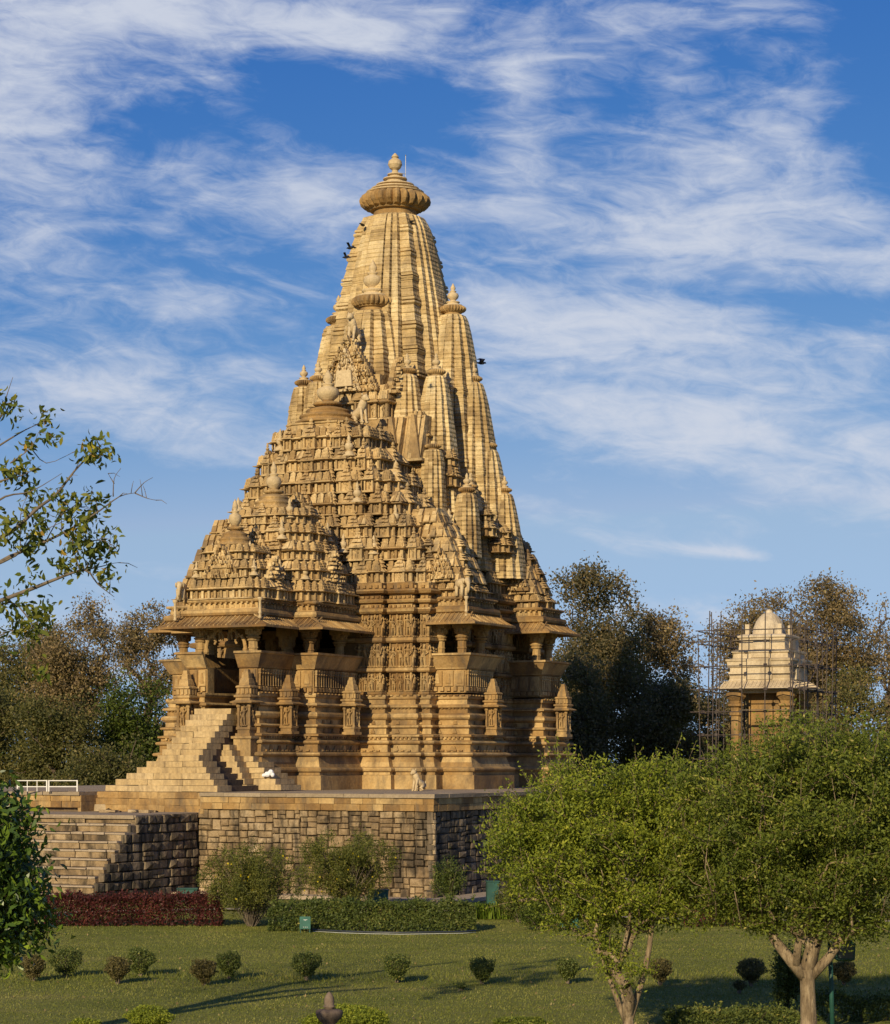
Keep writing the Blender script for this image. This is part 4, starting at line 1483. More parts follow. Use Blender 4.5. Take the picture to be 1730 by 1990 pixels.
# paving slabs on top, each a little uneven, with a lip
rp = random.Random(8)
HALF = [(FR, RS)]
y = -RS - .05
nfront = []
for (ya, yb) in ((-RS - .06, -2.9), (2.9, 16)):
    yy = ya
    while yy < yb - .2:
        w = min(rp.uniform(1.0, 1.7), yb - yy)
        nfront.append((yy, yy + w))
        yy += w
for (ya, yb) in nfront:
    m = MB(rp.randint(0, 9999))
    m.box(FR - .07, ya + .006, ZT - .15, FR + 1.2, yb - .006, ZT + rp.uniform(-.012, .004), .5, .006)
    m.build('coping_slab', M['terrace'], plat, fix=False)
xx = FR + 1.21
while xx < 6:
    w = rp.uniform(1.0, 1.7)
    m = MB(rp.randint(0, 9999))
    m.box(xx, -RS - .07, ZT - .15, xx + w - .012, -RS + 1.0, ZT + rp.uniform(-.012, .004), .5, .006)
    m.build('coping_slab', M['terrace'], plat, fix=False)
    xx += w
cap.box(FR + 1.72, -RS + 1.0, ZT - .2, 15, 16, ZT - .005)
cap.box(FR + 1.2, -RS + 1.0, ZT - .2, FR + 1.72, -2.9, ZT - .005)
cap.box(FR + 1.2, 2.9, ZT - .2, FR + 1.72, 16, ZT - .005)
cap.build('terrace_floor', M['terrace'], plat)


def stone_mesh(seed):
    """rough dressed block, unit size, face towards -x"""
    r_ = random.Random(seed)
    u = r_.uniform
    m = MB(seed)
    m.tint = .5
    j = .045
    bx_ = [(-.0, -.5 + u(0, j), u(0, j)), (-.0, .5 - u(0, j), u(0, j)), (-.0, .5 - u(0, j), 1 - u(0, j)), (-.0, -.5 + u(0, j), 1 - u(0, j))]
    fr_ = [(-.7 - u(0, .3), p[1] * u(.86, .94), .5 + (p[2] - .5) * u(.82, .92)) for p in bx_]
    bk = [(1.2, p[1], p[2]) for p in bx_]
    i = len(m.v)
    m.v += fr_ + bx_ + bk + [(-1.05 + u(-.2, .2), u(-.1, .1), .5 + u(-.1, .1))]
    for q in range(4):
        q2 = (q + 1) % 4
        m.f += [(i + 12, i + q, i + q2), (i + q, i + 4 + q, i + 4 + q2, i + q2), (i + 4 + q, i + 8 + q, i + 8 + q2, i + 4 + q2)]
    m.t = [.5] * len(m.f)
    me = m.mesh('stone', M['rubble'])
    bm = bmesh.new()
    bm.from_mesh(me)
    bmesh.ops.recalc_face_normals(bm, faces=bm.faces)
    bm.to_mesh(me)
    bm.free()
    return me


ST_ME = [stone_mesh(k) for k in range(10)]
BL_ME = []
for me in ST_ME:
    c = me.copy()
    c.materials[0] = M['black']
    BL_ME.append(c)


def rubble(u0, u1, z0, z1, place, parent, meshes, sd, wmax=.8, hmax=.42, depth=.09):
    """irregular masonry: the face is split again and again until every stone is small enough; place(u, z) -> location, rotation"""
    rr = random.Random(sd)
    todo = [(u0, u1, z0, z1)]
    n = 0
    while todo:
        a, b, c, d = todo.pop()
        w, h = b - a, d - c
        if w > wmax * rr.uniform(.75, 1.25) or h > hmax * rr.uniform(.75, 1.25):
            f = rr.uniform(.36, .64)
            if w / wmax > h / hmax * rr.uniform(.6, 1.4):
                m_ = a + w * f
                todo += [(a, m_, c, d), (m_, b, c, d)]
            else:
                m_ = c + h * f
                todo += [(a, b, c, m_), (a, b, m_, d)]
            continue
        loc, rot = place((a + b) / 2, c + .006)
        inst('stone', rr.choice(meshes), parent, loc, rot, (depth * rr.uniform(.4, 1.7), w * rr.uniform(.95, 1.0), h * rr.uniform(.92, .99)), (rr.uniform(-.035, .035) if abs(rot) < .1 else 0, 0, rot))
        n += 1
    return n


wall_f = empty('front_wall', (0, 0, 0), 0, plat)
rubble(2.75, RS, 0.0, ZT - .66, lambda u, z: ((FR + .16, -u, z), 0), wall_f, ST_ME, 3, .72, .40)
rr_ = random.Random(4)
for (z0, z1) in ((ZT - .66, ZT - .40), (ZT - .40, ZT - .155)):
    for (ra, rb) in ((2.9, RS), (-9, -2.9)):
        u = ra
        while u < rb - .05:
            w = min(rr_.uniform(.45, .85), rb - u)
            if rb - u - w < .25: w = rb - u
            m = MB(rr_.randint(0, 9999))
            m.box(FR + rr_.uniform(-.01, .015), -(u + w) + .006, z0 + .006, FR + .4, -u - .006, z1 - .006, rr_.random(), .006)
            m.build('wall_block', M['sand'], wall_f, fix=False)
            u += w
wall_s = empty('side_wall', (0, 0, 0), 0, plat)
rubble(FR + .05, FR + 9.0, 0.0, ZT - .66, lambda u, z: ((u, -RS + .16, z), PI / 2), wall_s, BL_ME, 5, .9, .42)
sb = MB(9)
for (z0, z1) in ((ZT - .66, ZT - .40), (ZT - .40, ZT - .155)):
    u = FR + .42
    while u < 8:
        w = rr_.uniform(.7, 1.2)
        sb.box(u + .006, -RS + rr_.uniform(-.01, .015), z0 + .006, u + w - .006, -RS + .4, z1 - .006, rr_.random(), .005)
        u += w
sb.box(FR + 9.0, -RS + .1, 0, 14, -RS + .5, ZT - .66)
sb.build('wall_block', M['sand'], wall_s)

# recess behind the landing
for (z0, z1) in ((ZT - .85, ZT - .55), (ZT - .55, ZT - .28), (ZT - .28, ZT - .01)):
    u = -2.9
    while u < 2.85:
        w = min(rr_.uniform(.6, 1.1), 2.9 - u)
        if 2.9 - u - w < .3: w = 2.9 - u
        block(wall_f, FR + 1.2 - (.12 if z1 < ZT - .2 else 0), FR + 1.7, u + .006, u + w - .006, z0 + .006, z1 - .006, 'wall_block', 'sand', rr_.randint(0, 9999))
        u += w
for sg in (-1, 1):
    rc = MB(10)
    for (z0, z1) in ((ZT - .85, ZT - .42), (ZT - .41, ZT - .155)):
        rc.box(FR + .02, sg * 2.95 - .08, z0, FR + 1.3, sg * 2.95 + .08, z1)
    rc.build('recess_jamb', M['sand'], wall_f)

# ---- the flight that climbs to the terrace -------------------------------------------------------
land = empty('terrace_stairs', (0, 0, 0), 0, plat)
LZ = ZT - .82
LF = -26.9
lc = MB(11)
lc.box(LF + .3, -2.5, -.3, FR + 1.4, 5.2, LZ - .12)
lc.box(LF - .1, -2.66, LZ - .14, FR + 1.3, 5.4, LZ - .0)
for i in range(10):
    lc.box(LF - .33 * i + .12, -2.45 + .0 * i, -.3, LF + 1, 5.3, LZ - .32 * (i + 1) + .2)
lc.build('stair_core', M['terrace'], land)
for i in range(10):
    z1 = LZ - .32 * i
    sf = LF - .33 * i
    rr2 = random.Random(70 + i)
    u = -5.4
    end = 2.72 - (.10 if i % 2 else 0) - .02 * i
    while u < end - .05:
        w = min(rr2.uniform(.5, 1.5), end - u)
        if end - u - w < .3: w = end - u
        jf = rr2.uniform(-.06, .05)
        o = block(land, sf + jf, sf + .75, u + .008, u + w - .008, z1 - .31 - (.0 if i < 9 else .2), z1 - .085, 'stair_block', 'rubble', rr2.randint(0, 99999))
        o = block(land, sf + jf - rr2.uniform(.03, .08), sf + .75, u + rr2.uniform(.0, .03), u + w - rr2.uniform(.0, .03), z1 - .08, z1 - rr2.uniform(0, .025), 'tread_slab', 'path', rr2.randint(0, 99999))
        u += w
lside = empty('stair_side_wall', (0, 0, 0), 0, plat)
z = 0.0
rr3 = random.Random(77)
for row in range(9):
    h = LZ / 9
    z0 = row * h
    # the flight's side: rows end where the steps have come down to them
    s_front = LF - .33 * max(0, (LZ - z0 - h) / .32) + .02
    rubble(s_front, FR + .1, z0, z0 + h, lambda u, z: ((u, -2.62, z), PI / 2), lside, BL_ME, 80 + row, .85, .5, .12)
# broken stones left on the landing
ls = MB(12)
for k in range(7):
    x, y_ = rr3.uniform(-23.6, -22.2), rr3.uniform(-1.6, 1.2)
    ls.box(x, y_, LZ, x + rr3.uniform(.2, .5), y_ + rr3.uniform(.3, .7), LZ + rr3.uniform(.06, .13), None, .03)
ls.build('loose_slab', M['rubble'], land)
m = MB(13)
m.lathe([(.02, 0), (.3, .02), (.26, .3), (.0, .3)], (0, 0, 0), 4)
o = m.build('loose_block', M['pale'], land, loc=(-22.2, 2.2, LZ))

# lion beside the wall on the terrace
lion = inst('lion_sculpture', ME_LI, None, tuple(at(812, 1536, 95.0)[:2]) + (TERR,), R(40), .68)
tag(lion, 'small weathered seated lion sculpture on the terrace edge below the statue wall', 'sculpture')

# bag
bag = MB(14)
bag.tint = .5
for (x, y_, z_, a, b, c) in ((0, 0, .12, .14, .1, .12), (.14, .02, .2, .12, .1, .13), (-.14, 0, .08, .1, .08, .08), (.22, 0, .1, .09, .08, .1)):
    bag.ball((x, y_, z_), a, b, c, 7, 5)
bo = bag.build('plastic_bag', M['plastic'], loc=tuple(at(531, 1510, 94.2)))
bo.location = tuple(tp(-17.6, 3.05)) + (TERR + .58,)
tag(bo, 'crumpled white bag lying on the steps beside the temple stairs', 'bag')

# ---- railing --------------------------------------------------------------------------------------
def railing(px0, px1, bars, label):
    e = empty('railing', (0, 0, 0))
    tag(e, label, 'railing', 'white railings on the terrace')
    a, b = at(px0, 1540, 93.3), at(px1, 1540, 93.3)
    L = b.x - a.x
    e.location = (a.x, a.y, TERR)
    for x in (0, L):
        m = MB(1)
        m.box(x - .025, -.025, 0, x + .025, .025, .47)
        m.build('post', M['white_paint'], e)
    for zz_ in (.20, .45):
        m = MB(2)
        m.box(.025, -.018, zz_ - .018, L - .025, .018, zz_ + .018)
        m.build('rail', M['white_paint'], e)
    for k in range(bars):
        x = L * (k + 1) / (bars + 1)
        m = MB(3)
        m.box(x - .014, -.012, 0, x + .014, .012, .432)
        m.build('bar', M['white_paint'], e)


railing(34, 91, 2, 'white metal railing panel with upright bars, nearer the left edge')
railing(95, 150, 0, 'white metal railing panel without upright bars, nearer the stairs')

# ================================================================== PLANTS
def leaf_mesh(name, C, size, mat, tint, rs, aspect=0.45, droop=0.0, flat=0.0, oval=False):
    """one folded rhombus for each leaf: C (n,3) centres, size (n,) lengths"""
    n = len(C)
    t = rs.normal(size=(n, 3))
    t[:, 2] -= droop
    t /= np.linalg.norm(t, axis=1)[:, None] + 1e-9
    q = rs.normal(size=(n, 3))
    q[:, 2] += flat
    b = np.cross(t, q)
    b /= np.linalg.norm(b, axis=1)[:, None] + 1e-9
    nn = np.cross(t, b)
    L = size[:, None]
    if oval:                                   # longer leaf with a pointed tip and a bend along its length
        k = 6
        V = np.empty((n, 6, 3))
        V[:, 0] = C - t * L * .5
        V[:, 1] = C - t * L * .15 + b * L * aspect * .46 + nn * L * .10
        V[:, 2] = C + t * L * .20 + b * L * aspect * .40 + nn * L * .08
        V[:, 3] = C + t * L * .5 - nn * L * .10
        V[:, 4] = C + t * L * .20 - b * L * aspect * .40 + nn * L * .08
        V[:, 5] = C - t * L * .15 - b * L * aspect * .46 + nn * L * .10
    else:
        k = 4
        V = np.empty((n, 4, 3))
        V[:, 0] = C - t * L * .5
        V[:, 1] = C + b * L * aspect * .5 + nn * L * .10
        V[:, 2] = C + t * L * .5
        V[:, 3] = C - b * L * aspect * .5 + nn * L * .10
    me = bpy.data.meshes.new(name)
    me.vertices.add(n * k)
    me.vertices.foreach_set('co', V.reshape(-1).astype(np.float32))
    me.loops.add(n * k)
    me.loops.foreach_set('vertex_index', np.arange(n * k, dtype=np.int32))
    me.polygons.add(n)
    me.polygons.foreach_set('loop_start', np.arange(0, n * k, k, dtype=np.int32))
    me.polygons.foreach_set('loop_total', np.full(n, k, dtype=np.int32))
    a = me.attributes.new('tint', 'FLOAT', 'FACE')
    a.data.foreach_set('value', np.clip(tint, 0, 1).astype(np.float32))
    me.materials.append(mat)
    me.update(calc_edges=True)
    me.validate()
    return me


def clumps_in(crown, n, rs, gate=0.0, freq=0.6, shell=0.5, seed=0):
    """clump centres spread through a union of ellipsoids, denser towards the outside, with noise gaps"""
    out = []
    wts = np.array([c[3] * c[4] * c[5] for c in crown])
    wts = wts / wts.sum()
    guard = 0
    while len(out) < n and guard < n * 60:
        guard += 1
        c = crown[rs.choice(len(crown), p=wts)]
        d = rs.normal(size=3)
        d /= np.linalg.norm(d)
        rad = rs.random() ** shell
        p = np.array([c[0] + d[0] * c[3] * rad, c[1] + d[1] * c[4] * rad, c[2] + d[2] * c[5] * rad])
        if gate > -1 and mnoise.noise(Vector(tuple(p * freq)) + Vector((seed * 7.3, 0, 0))) < gate: continue
        out.append(p)
    return np.array(out)


def skeleton(trunk, ends, rs, r0, rmin):
    """grow branches from the trunk points to every clump; returns a bark MB"""
    nodes = [np.array(p, float) for p in trunk]
    par = [-1] + list(range(len(trunk) - 1))
    first = max(0, len(trunk) - 2)
    root = nodes[-1]
    order = np.argsort(np.linalg.norm(ends - root, axis=1))
    tips = []
    for i in order:
        e = ends[i]
        A = np.array(nodes[first:])
        d = np.linalg.norm(A - e, axis=1)
        de = np.linalg.norm(e - root)
        dr = np.linalg.norm(A - root, axis=1)
        cost = d + 0.35 * dr + np.where(dr > de, 3.0, 0)
        j = int(np.argmin(cost)) + first
        a = nodes[j]
        L = np.linalg.norm(e - a)
        k = 2 if L > .5 else 1
        prev = j
        for q in range(1, k + 1):
            f = q / k
            p = a + (e - a) * f
            if q < k: p = p + rs.normal(size=3) * L * .08 + np.array([0, 0, L * .05])
            nodes.append(p)
            par.append(prev)
            prev = len(nodes) - 1
        tips.append(prev)
    cnt = np.zeros(len(nodes))
    for t in tips: cnt[t] = 1
    for i in range(len(nodes) - 1, 0, -1):
        if par[i] >= 0: cnt[par[i]] += cnt[i]
    cnt = np.maximum(cnt, 1)
    rad = np.maximum(rmin, r0 * (cnt / cnt[0]) ** 0.5)
    return nodes, par, rad


def bark_mb(nodes, par, rad, seg=5, trunk_n=0):
    m = MB(1)
    m.tint = .5
    for i in range(1, len(nodes)):
        p = par[i]
        if p < 0: continue
        sg = 10 if i < trunk_n else (seg if rad[i] > .02 else 3)
        m.tube([tuple(nodes[p]), tuple(nodes[i])], [max(rad[i], min(rad[p], rad[i] * 1.6)), rad[i]], sg, cap=False)
    return m


def grow(name, label, cat, base, trunk, r0, crown, n_clump, lpc, leaf, clump_r, lm, bm_, seed, gate=-.1, freq=.6, shell=.45, droop=.2, aspect=.45, rmin=.008, group=None, bare=0.0, squash=.7, tint_shift=0.0, oval=False, shoots=0, shoot_len=.5):
    """a tree: bark mesh and a crown of separate leaves round every twig end; coordinates relative to its base"""
    rs = np.random.RandomState(seed)
    e = empty(name, base)
    tag(e, label, cat, group)
    ends = clumps_in(crown, n_clump, rs, gate, freq, shell, seed)
    nodes, par, rad = skeleton(trunk, ends, rs, r0, rmin)
    nt_ = len(trunk)
    for i in range(nt_):
        rad[i] = max(rad[i], r0 * (1.25 - .35 * i / max(1, nt_ - 1)) if i else r0 * 1.3)
    bk_ = bark_mb(nodes, par, rad, 5, nt_)
    sh = []
    if shoots:                                  # young shoots that stand out of the crown and break its outline
        cen = ends.mean(axis=0)
        dist = np.linalg.norm((ends - cen) / (ends.std(axis=0) + 1e-6), axis=1)
        outer = ends[np.argsort(-dist)[:len(ends) // 2]]
        for q in outer[rs.choice(len(outer), shoots)]:
            d = (q - cen) / (np.linalg.norm(q - cen) + 1e-6) * .8 + np.array([0, 0, .75]) + rs.normal(size=3) * .35
            d /= np.linalg.norm(d)
            l = shoot_len * rs.uniform(.4, 1.3)
            bk_.tube([tuple(q), tuple(q + d * l * .5), tuple(q + d * l + np.array([0, 0, -.05 * l]))], [.007, .005, .002], 3, cap=False)
            for f in np.linspace(.15, 1, max(4, int(l / .035))):
                sh.append(q + d * l * f + rs.normal(size=3) * .035)
    bk_.build('trunk', bm_, e, smooth=True)
    keep = ends[rs.random(len(ends)) >= bare]
    n = len(keep) * lpc
    C = np.repeat(keep, lpc, axis=0) + rs.normal(size=(n, 3)) * clump_r * np.array([1, 1, squash])
    size = leaf * rs.uniform(.6, 1.3, n)
    ct = np.repeat(rs.uniform(-.22, .22, len(keep)), lpc)
    tint = np.clip(.45 + ct + rs.normal(size=n) * .17 + tint_shift, 0, 1)
    if sh:
        sh = np.array(sh)
        C = np.concatenate([C, sh])
        size = np.concatenate([size, leaf * rs.uniform(.6, 1.2, len(sh))])
        tint = np.concatenate([tint, np.clip(rs.normal(size=len(sh)) * .15 + .62, 0, 1)])
    me = leaf_mesh('crown', C, size, lm, tint, rs, aspect, droop, 0.0, oval)
    inst('crown', me, e)
    return e


G = {}
G['brown'] = leaf_mat('dry_brown_leaves', [(0, (0.101, 0.078, 0.044)), (0.45, (0.245, 0.174, 0.088)), (0.8, (0.402, 0.284, 0.125)), (1, (0.460, 0.390, 0.156))], .38)
G['brown_green'] = leaf_mat('dusty_green_leaves', [(0, (0.069, 0.074, 0.025)), (0.5, (0.176, 0.159, 0.051)), (0.85, (0.325, 0.243, 0.085)), (1, (0.454, 0.369, 0.085))], .38)
G['dark'] = leaf_mat('dark_leaves', [(0, (0.047, 0.047, 0.025)), (0.5, (0.135, 0.113, 0.055)), (0.85, (0.279, 0.200, 0.091)), (1, (0.437, 0.297, 0.144))], .38)
G['green'] = leaf_mat('mid_green_leaves', [(0, (0.031, 0.051, 0.010)), (0.5, (0.088, 0.119, 0.017)), (1, (0.196, 0.221, 0.031))], .3)
G['lime'] = leaf_mat('light_green_leaves', [(0, (0.100, 0.141, 0.019)), (0.5, (0.224, 0.268, 0.028)), (0.85, (0.381, 0.409, 0.041)), (1, (0.494, 0.444, 0.069))], .38)
G['olive'] = leaf_mat('olive_leaves', [(0, (0.061, 0.085, 0.015)), (0.5, (0.146, 0.182, 0.024)), (0.9, (0.292, 0.304, 0.043)), (1, (0.600, 0.486, 0.170))], .33)
G['glossy'] = leaf_mat('glossy_leaves', [(0, (0.028, 0.059, 0.012)), (0.55, (0.091, 0.157, 0.020)), (1, (0.288, 0.377, 0.037))], .25, .38, spec=.45)
G['mahua'] = leaf_mat('yellowing_leaves', [(0, (0.038, 0.058, 0.013)), (0.45, (0.108, 0.144, 0.025)), (0.78, (0.257, 0.246, 0.034)), (0.9, (0.600, 0.490, 0.043)), (1, (0.600, 0.374, 0.064))], .35)
G['red'] = leaf_mat('dark_red_leaves', [(0, (0.026, 0.009, 0.009)), (0.5, (0.087, 0.020, 0.020)), (0.85, (0.146, 0.039, 0.032)), (1, (0.222, 0.082, 0.044))], .25)
G['hedge'] = leaf_mat('hedge_leaves', [(0, (0.032, 0.052, 0.014)), (0.5, (0.099, 0.128, 0.028)), (0.9, (0.208, 0.221, 0.052)), (1, (0.325, 0.279, 0.070))], .25)
G['bush'] = leaf_mat('flowering_bush_leaves', [(0, (0.060, 0.071, 0.017)), (0.5, (0.145, 0.153, 0.031)), (0.9, (0.255, 0.238, 0.051)), (1, (0.340, 0.255, 0.085))], .35)
G['flower'] = leaf_mat('yellow_petals', [(0, (0.5, 0.38, 0.01)), (1, (0.7, 0.55, 0.03))], .2)
G['grass'] = leaf_mat('grass_blades', [(0, (0.097, 0.121, 0.021)), (0.6, (0.202, 0.212, 0.039)), (1, (0.334, 0.304, 0.088))], .3)
G['blade'] = leaf_mat('lily_blades', [(0, (0.070, 0.119, 0.011)), (1, (0.196, 0.266, 0.028))], .35)

# ---- trees behind the temple --------------------------------------------------------------------------
def back_tree(px, py_top, Y, half_px, label, lm, seed, n=190, lpc=75, leaf=.34, clump=.62, low=.28, gate=-.10, bare=0.0, lobes=9, lean=0, freq=.35, squash=.7, tint_shift=0):
    H_ = at(px, py_top, Y).z
    W_ = half_px / FPX * Y
    X = (px - CX) / FPX * Y
    rl = random.Random(seed)
    z0 = H_ * low
    crown = [(0, 0, (z0 + H_) / 2, W_ * .72, W_ * .72, (H_ - z0) * .46)]
    for k in range(lobes):
        a = rl.uniform(0, 2 * PI)
        zc = z0 + (H_ - z0) * rl.uniform(.2, .85)
        wf = math.sin(PI * min(.95, max(.12, (zc - z0) / (H_ - z0) * .8 + .15)))
        q = W_ * rl.uniform(.30, .46)
        crown.append((math.cos(a) * W_ * .66 * wf, math.sin(a) * W_ * .6 * wf, min(zc, H_ - q), q, q, q))
    trunk = [(0, 0, -.2), (rl.uniform(-.3, .3), 0, H_ * .16), (lean * .4 + rl.uniform(-.4, .4), 0, H_ * .32), (lean + rl.uniform(-.5, .5), 0, H_ * .5)]
    return grow('tree', label, 'tree', (X, Y, 0), trunk, H_ * .017, crown, int(n * 1.7), int(lpc * 1.05), leaf * .66, clump * .72, lm, M['bark'], seed, gate, freq, .5, .3, .55, .03, 'trees behind the temple', bare, squash, tint_shift)


back_tree(40, 1190, 172, 175, 'wide dusty brown tree at the left edge behind the railing', G['brown_green'], 101, 230, 80, .36, .8)
back_tree(150, 1128, 160, 105, 'tall brown-green tree behind the yellowing branch on the left', G['brown'], 102, 210, 75, .32, .7, lobes=8)
back_tree(290, 1150, 178, 105, 'sparse half bare tree just left of the temple porch', G['brown'], 103, 170, 48, .34, .55, gate=-.02, bare=.12)
back_tree(262, 1290, 150, 85, 'green leafy tree low behind the temple stairs', G['green'], 104, 170, 85, .34, .7, low=.05, tint_shift=-.1)
back_tree(110, 1330, 146, 110, 'dark green undergrowth tree behind the white railing', G['brown_green'], 105, 200, 85, .34, .75, low=.02, tint_shift=-.15)
back_tree(-10, 1310, 150, 90, 'dark low tree cut off by the left edge of the view', G['brown_green'], 106, 150, 80, .34, .75, low=.02, tint_shift=-.15)
back_tree(215, 1400, 142, 110, 'dense dark shrubby tree just above the terrace railing', G['brown_green'], 107, 170, 90, .3, .65, low=.0, tint_shift=-.25)
back_tree(345, 1370, 152, 70, 'dark tree filling the gap beside the porch base', G['dark'], 108, 130, 85, .34, .7, low=.02, tint_shift=.1)
back_tree(1165, 1078, 158, 122, 'tallest dark tree right of the temple', G['dark'], 110, 300, 95, .36, .75, low=.1, lobes=9)
back_tree(1120, 1240, 150, 85, 'dark tree touching the right flank of the temple', G['dark'], 111, 190, 90, .36, .75, low=.02)
back_tree(1290, 1155, 165, 95, 'loose brown tree between the tallest tree and the scaffolding', G['brown'], 112, 190, 70, .36, .7, low=.1, gate=-.05)
back_tree(1290, 1290, 152, 95, 'dark tree low beside the scaffolding', G['dark'], 113, 190, 95, .34, .75, low=.0)
back_tree(1465, 1140, 186, 125, 'brown tree rising behind the scaffolded shrine', G['brown'], 114, 270, 66, .36, .75, low=.1, gate=-.05, bare=.05)
back_tree(1585, 1108, 180, 155, 'broad brown tree right of the scaffolded shrine', G['brown'], 115, 360, 68, .36, .75, low=.1, gate=-.03)
back_tree(1735, 1135, 170, 70, 'nearly bare tree at the right edge', G['brown'], 116, 110, 18, .34, .6, gate=0, bare=.3)
back_tree(1660, 1290, 160, 110, 'dusty green tree low at the right edge', G['brown_green'], 117, 180, 70, .34, .75, low=.0)
back_tree(1400, 1320, 170, 90, 'dark brown tree seen through the scaffolding poles', G['dark'], 118, 170, 85, .34, .75, low=.0, tint_shift=.1)
back_tree(1525, 1360, 165, 100, 'dim brown tree behind the shrine columns', G['dark'], 119, 150, 85, .34, .75, low=.0, tint_shift=.1)
# far scrub that closes the view at ground level
rs = np.random.RandomState(9)
n = 60000
Cx = rs.uniform(-75, 75, n)
Cy = rs.uniform(195, 215, n)
hh = 3.5 + 3.0 * np.array([mnoise.noise(Vector((x * .12, 3.3, 0))) for x in Cx])
Cz = rs.random(n) * hh
me = leaf_mesh('distant_scrub', np.stack([Cx, Cy, Cz], 1), rs.uniform(.35, .7, n), G['brown_green'], rs.uniform(0, .8, n), rs, .6)
tag(inst('distant_scrub', me), 'low band of distant scrub along the horizon', 'scrub', kind='stuff')

# ---- trees in front ---------------------------------------------------------------------------------------
def P(px, py, Y, base):
    return tuple(at(px, py, Y) - Vector(base))


b0 = Vector(((1222 - CX) / FPX * 43.0, 43.0, 0))
cr = [P(1180, 1655, 43, b0) + (2.25, 1.8, 1.4), P(1035, 1640, 43, b0) + (.95, 1.2, 1.0), P(1100, 1560, 43, b0) + (.95, 1.1, .8), P(1195, 1545, 43, b0) + (.8, 1.0, .75), P(1300, 1555, 43.2, b0) + (.95, 1.1, .8), P(1340, 1640, 43.2, b0) + (1.2, 1.2, 1.2),
      P(1290, 1760, 43, b0) + (1.1, 1.0, .6), P(1130, 1760, 43, b0) + (.95, 1.0, .6), P(1170, 1850, 43, b0) + (.5, .6, .75), P(1225, 1890, 42.8, b0) + (.35, .4, .5)]
t1 = grow('tree', 'feathery light green tree with a forked pale trunk in front of the terrace', 'tree', b0, [(0, 0, -.1), (.0, 0, .25), (-.02, 0, .42)], .10, cr, 1150, 68, .078, .14, G['lime'], M['pale_bark'], 207, -.10, 2.1, .55, .35, .42, .006, 'garden trees', 0, .6, shoots=330, shoot_len=.55)
# the two pale stems of the fork
fk = MB(4)
fk.tint = .5
fk.tube([(0, 0, .3), (.14, 0, .75), (.30, .02, 1.25), (.40, .05, 1.75), (.46, 0, 2.3), (.55, 0, 2.9)], [.075, .066, .058, .05, .042, .025], 8)
fk.tube([(0, 0, .25), (-.17, .05, .62), (-.32, .1, 1.05), (-.55, .1, 1.7), (-.95, .1, 2.5), (-1.3, .1, 3.2)], [.075, .058, .047, .04, .03, .015], 8)
fk.tube([(-.05, 0, .3), (-.08, -.1, .75), (-.2, -.1, 1.3), (.0, -.1, 2.2), (.1, -.1, 3.2)], [.07, .06, .05, .035, .02], 7)
rk = random.Random(2)
for k in range(16):
    a = (rk.uniform(-1.6, 1.4), rk.uniform(-.8, .8), rk.uniform(2.0, 3.0))
    fk.tube([a, (a[0] * 1.15 + rk.uniform(-.2, .2), a[1], a[2] + .6), (a[0] * 1.3 + rk.uniform(-.3, .3), a[1], a[2] + 1.2)], [.018, .012, .006], 4)
fk.build('limb', M['pale_bark'], t1, smooth=True)

b1 = Vector(((1572 - CX) / FPX * 42.0, 42.0, 0))
cr = [P(1570, 1610, 42, b1) + (2.7, 2.2, 1.75), P(1440, 1670, 42, b1) + (1.4, 1.4, 1.3), P(1700, 1640, 42, b1) + (1.5, 1.5, 1.7), P(1540, 1475, 42, b1) + (1.5, 1.4, .85), P(1660, 1480, 42, b1) + (1.1, 1.2, .8), P(1410, 1770, 42, b1) + (.9, .9, .5),
      P(1590, 1775, 42, b1) + (1.4, 1.1, .5), P(1710, 1800, 42, b1) + (.9, .9, .55)]
t2 = grow('tree', 'large round garden tree with a thick pale trunk at the right', 'tree', b1, [(0, 0, -.1), (.0, 0, .5), (-.02, 0, 1.0), (-.03, 0, 1.42)], .14, cr, 1450, 74, .084, .15, G['olive'], M['pale_bark'], 202, -.12, 2.0, .5, .35, .40, .006, 'garden trees', 0, .65, shoots=300, shoot_len=.45)
fk = MB(5)
fk.tint = .5
for pts, rr in (([(-.05, 0, 1.25), (-.35, 0, 1.60), (-.62, .05, 1.95), (-.9, .1, 2.5), (-1.3, .1, 3.3)], [.15, .13, .11, .08, .04]), ([(0, 0, 1.3), (.12, .1, 1.75), (.3, .1, 2.3), (.5, .1, 3.4)], [.15, .12, .09, .04]),
                ([(.03, 0, 1.28), (.35, -.05, 1.62), (.55, -.05, 1.9), (.95, 0, 2.6), (1.5, 0, 3.3)], [.13, .11, .10, .07, .03]), ([(-.25, -.05, 1.5), (-.2, -.1, 1.95), (-.3, -.1, 2.8)], [.1, .08, .04])):
    fk.tube(pts, [q * .82 for q in rr], 8)
for k in range(26):
    a = (rk.uniform(-1.9, 1.9), rk.uniform(-1.0, .3), rk.uniform(2.2, 3.6))
    fk.tube([a, (a[0] * 1.05 + rk.uniform(-.1, .1), a[1] - .2, a[2] + .6), (a[0] * 1.1 + rk.uniform(-.2, .2), a[1] - .3, a[2] + 1.4)], [.016, .012, .005], 4)
fk.build('limb', M['pale_bark'], t2, smooth=True)

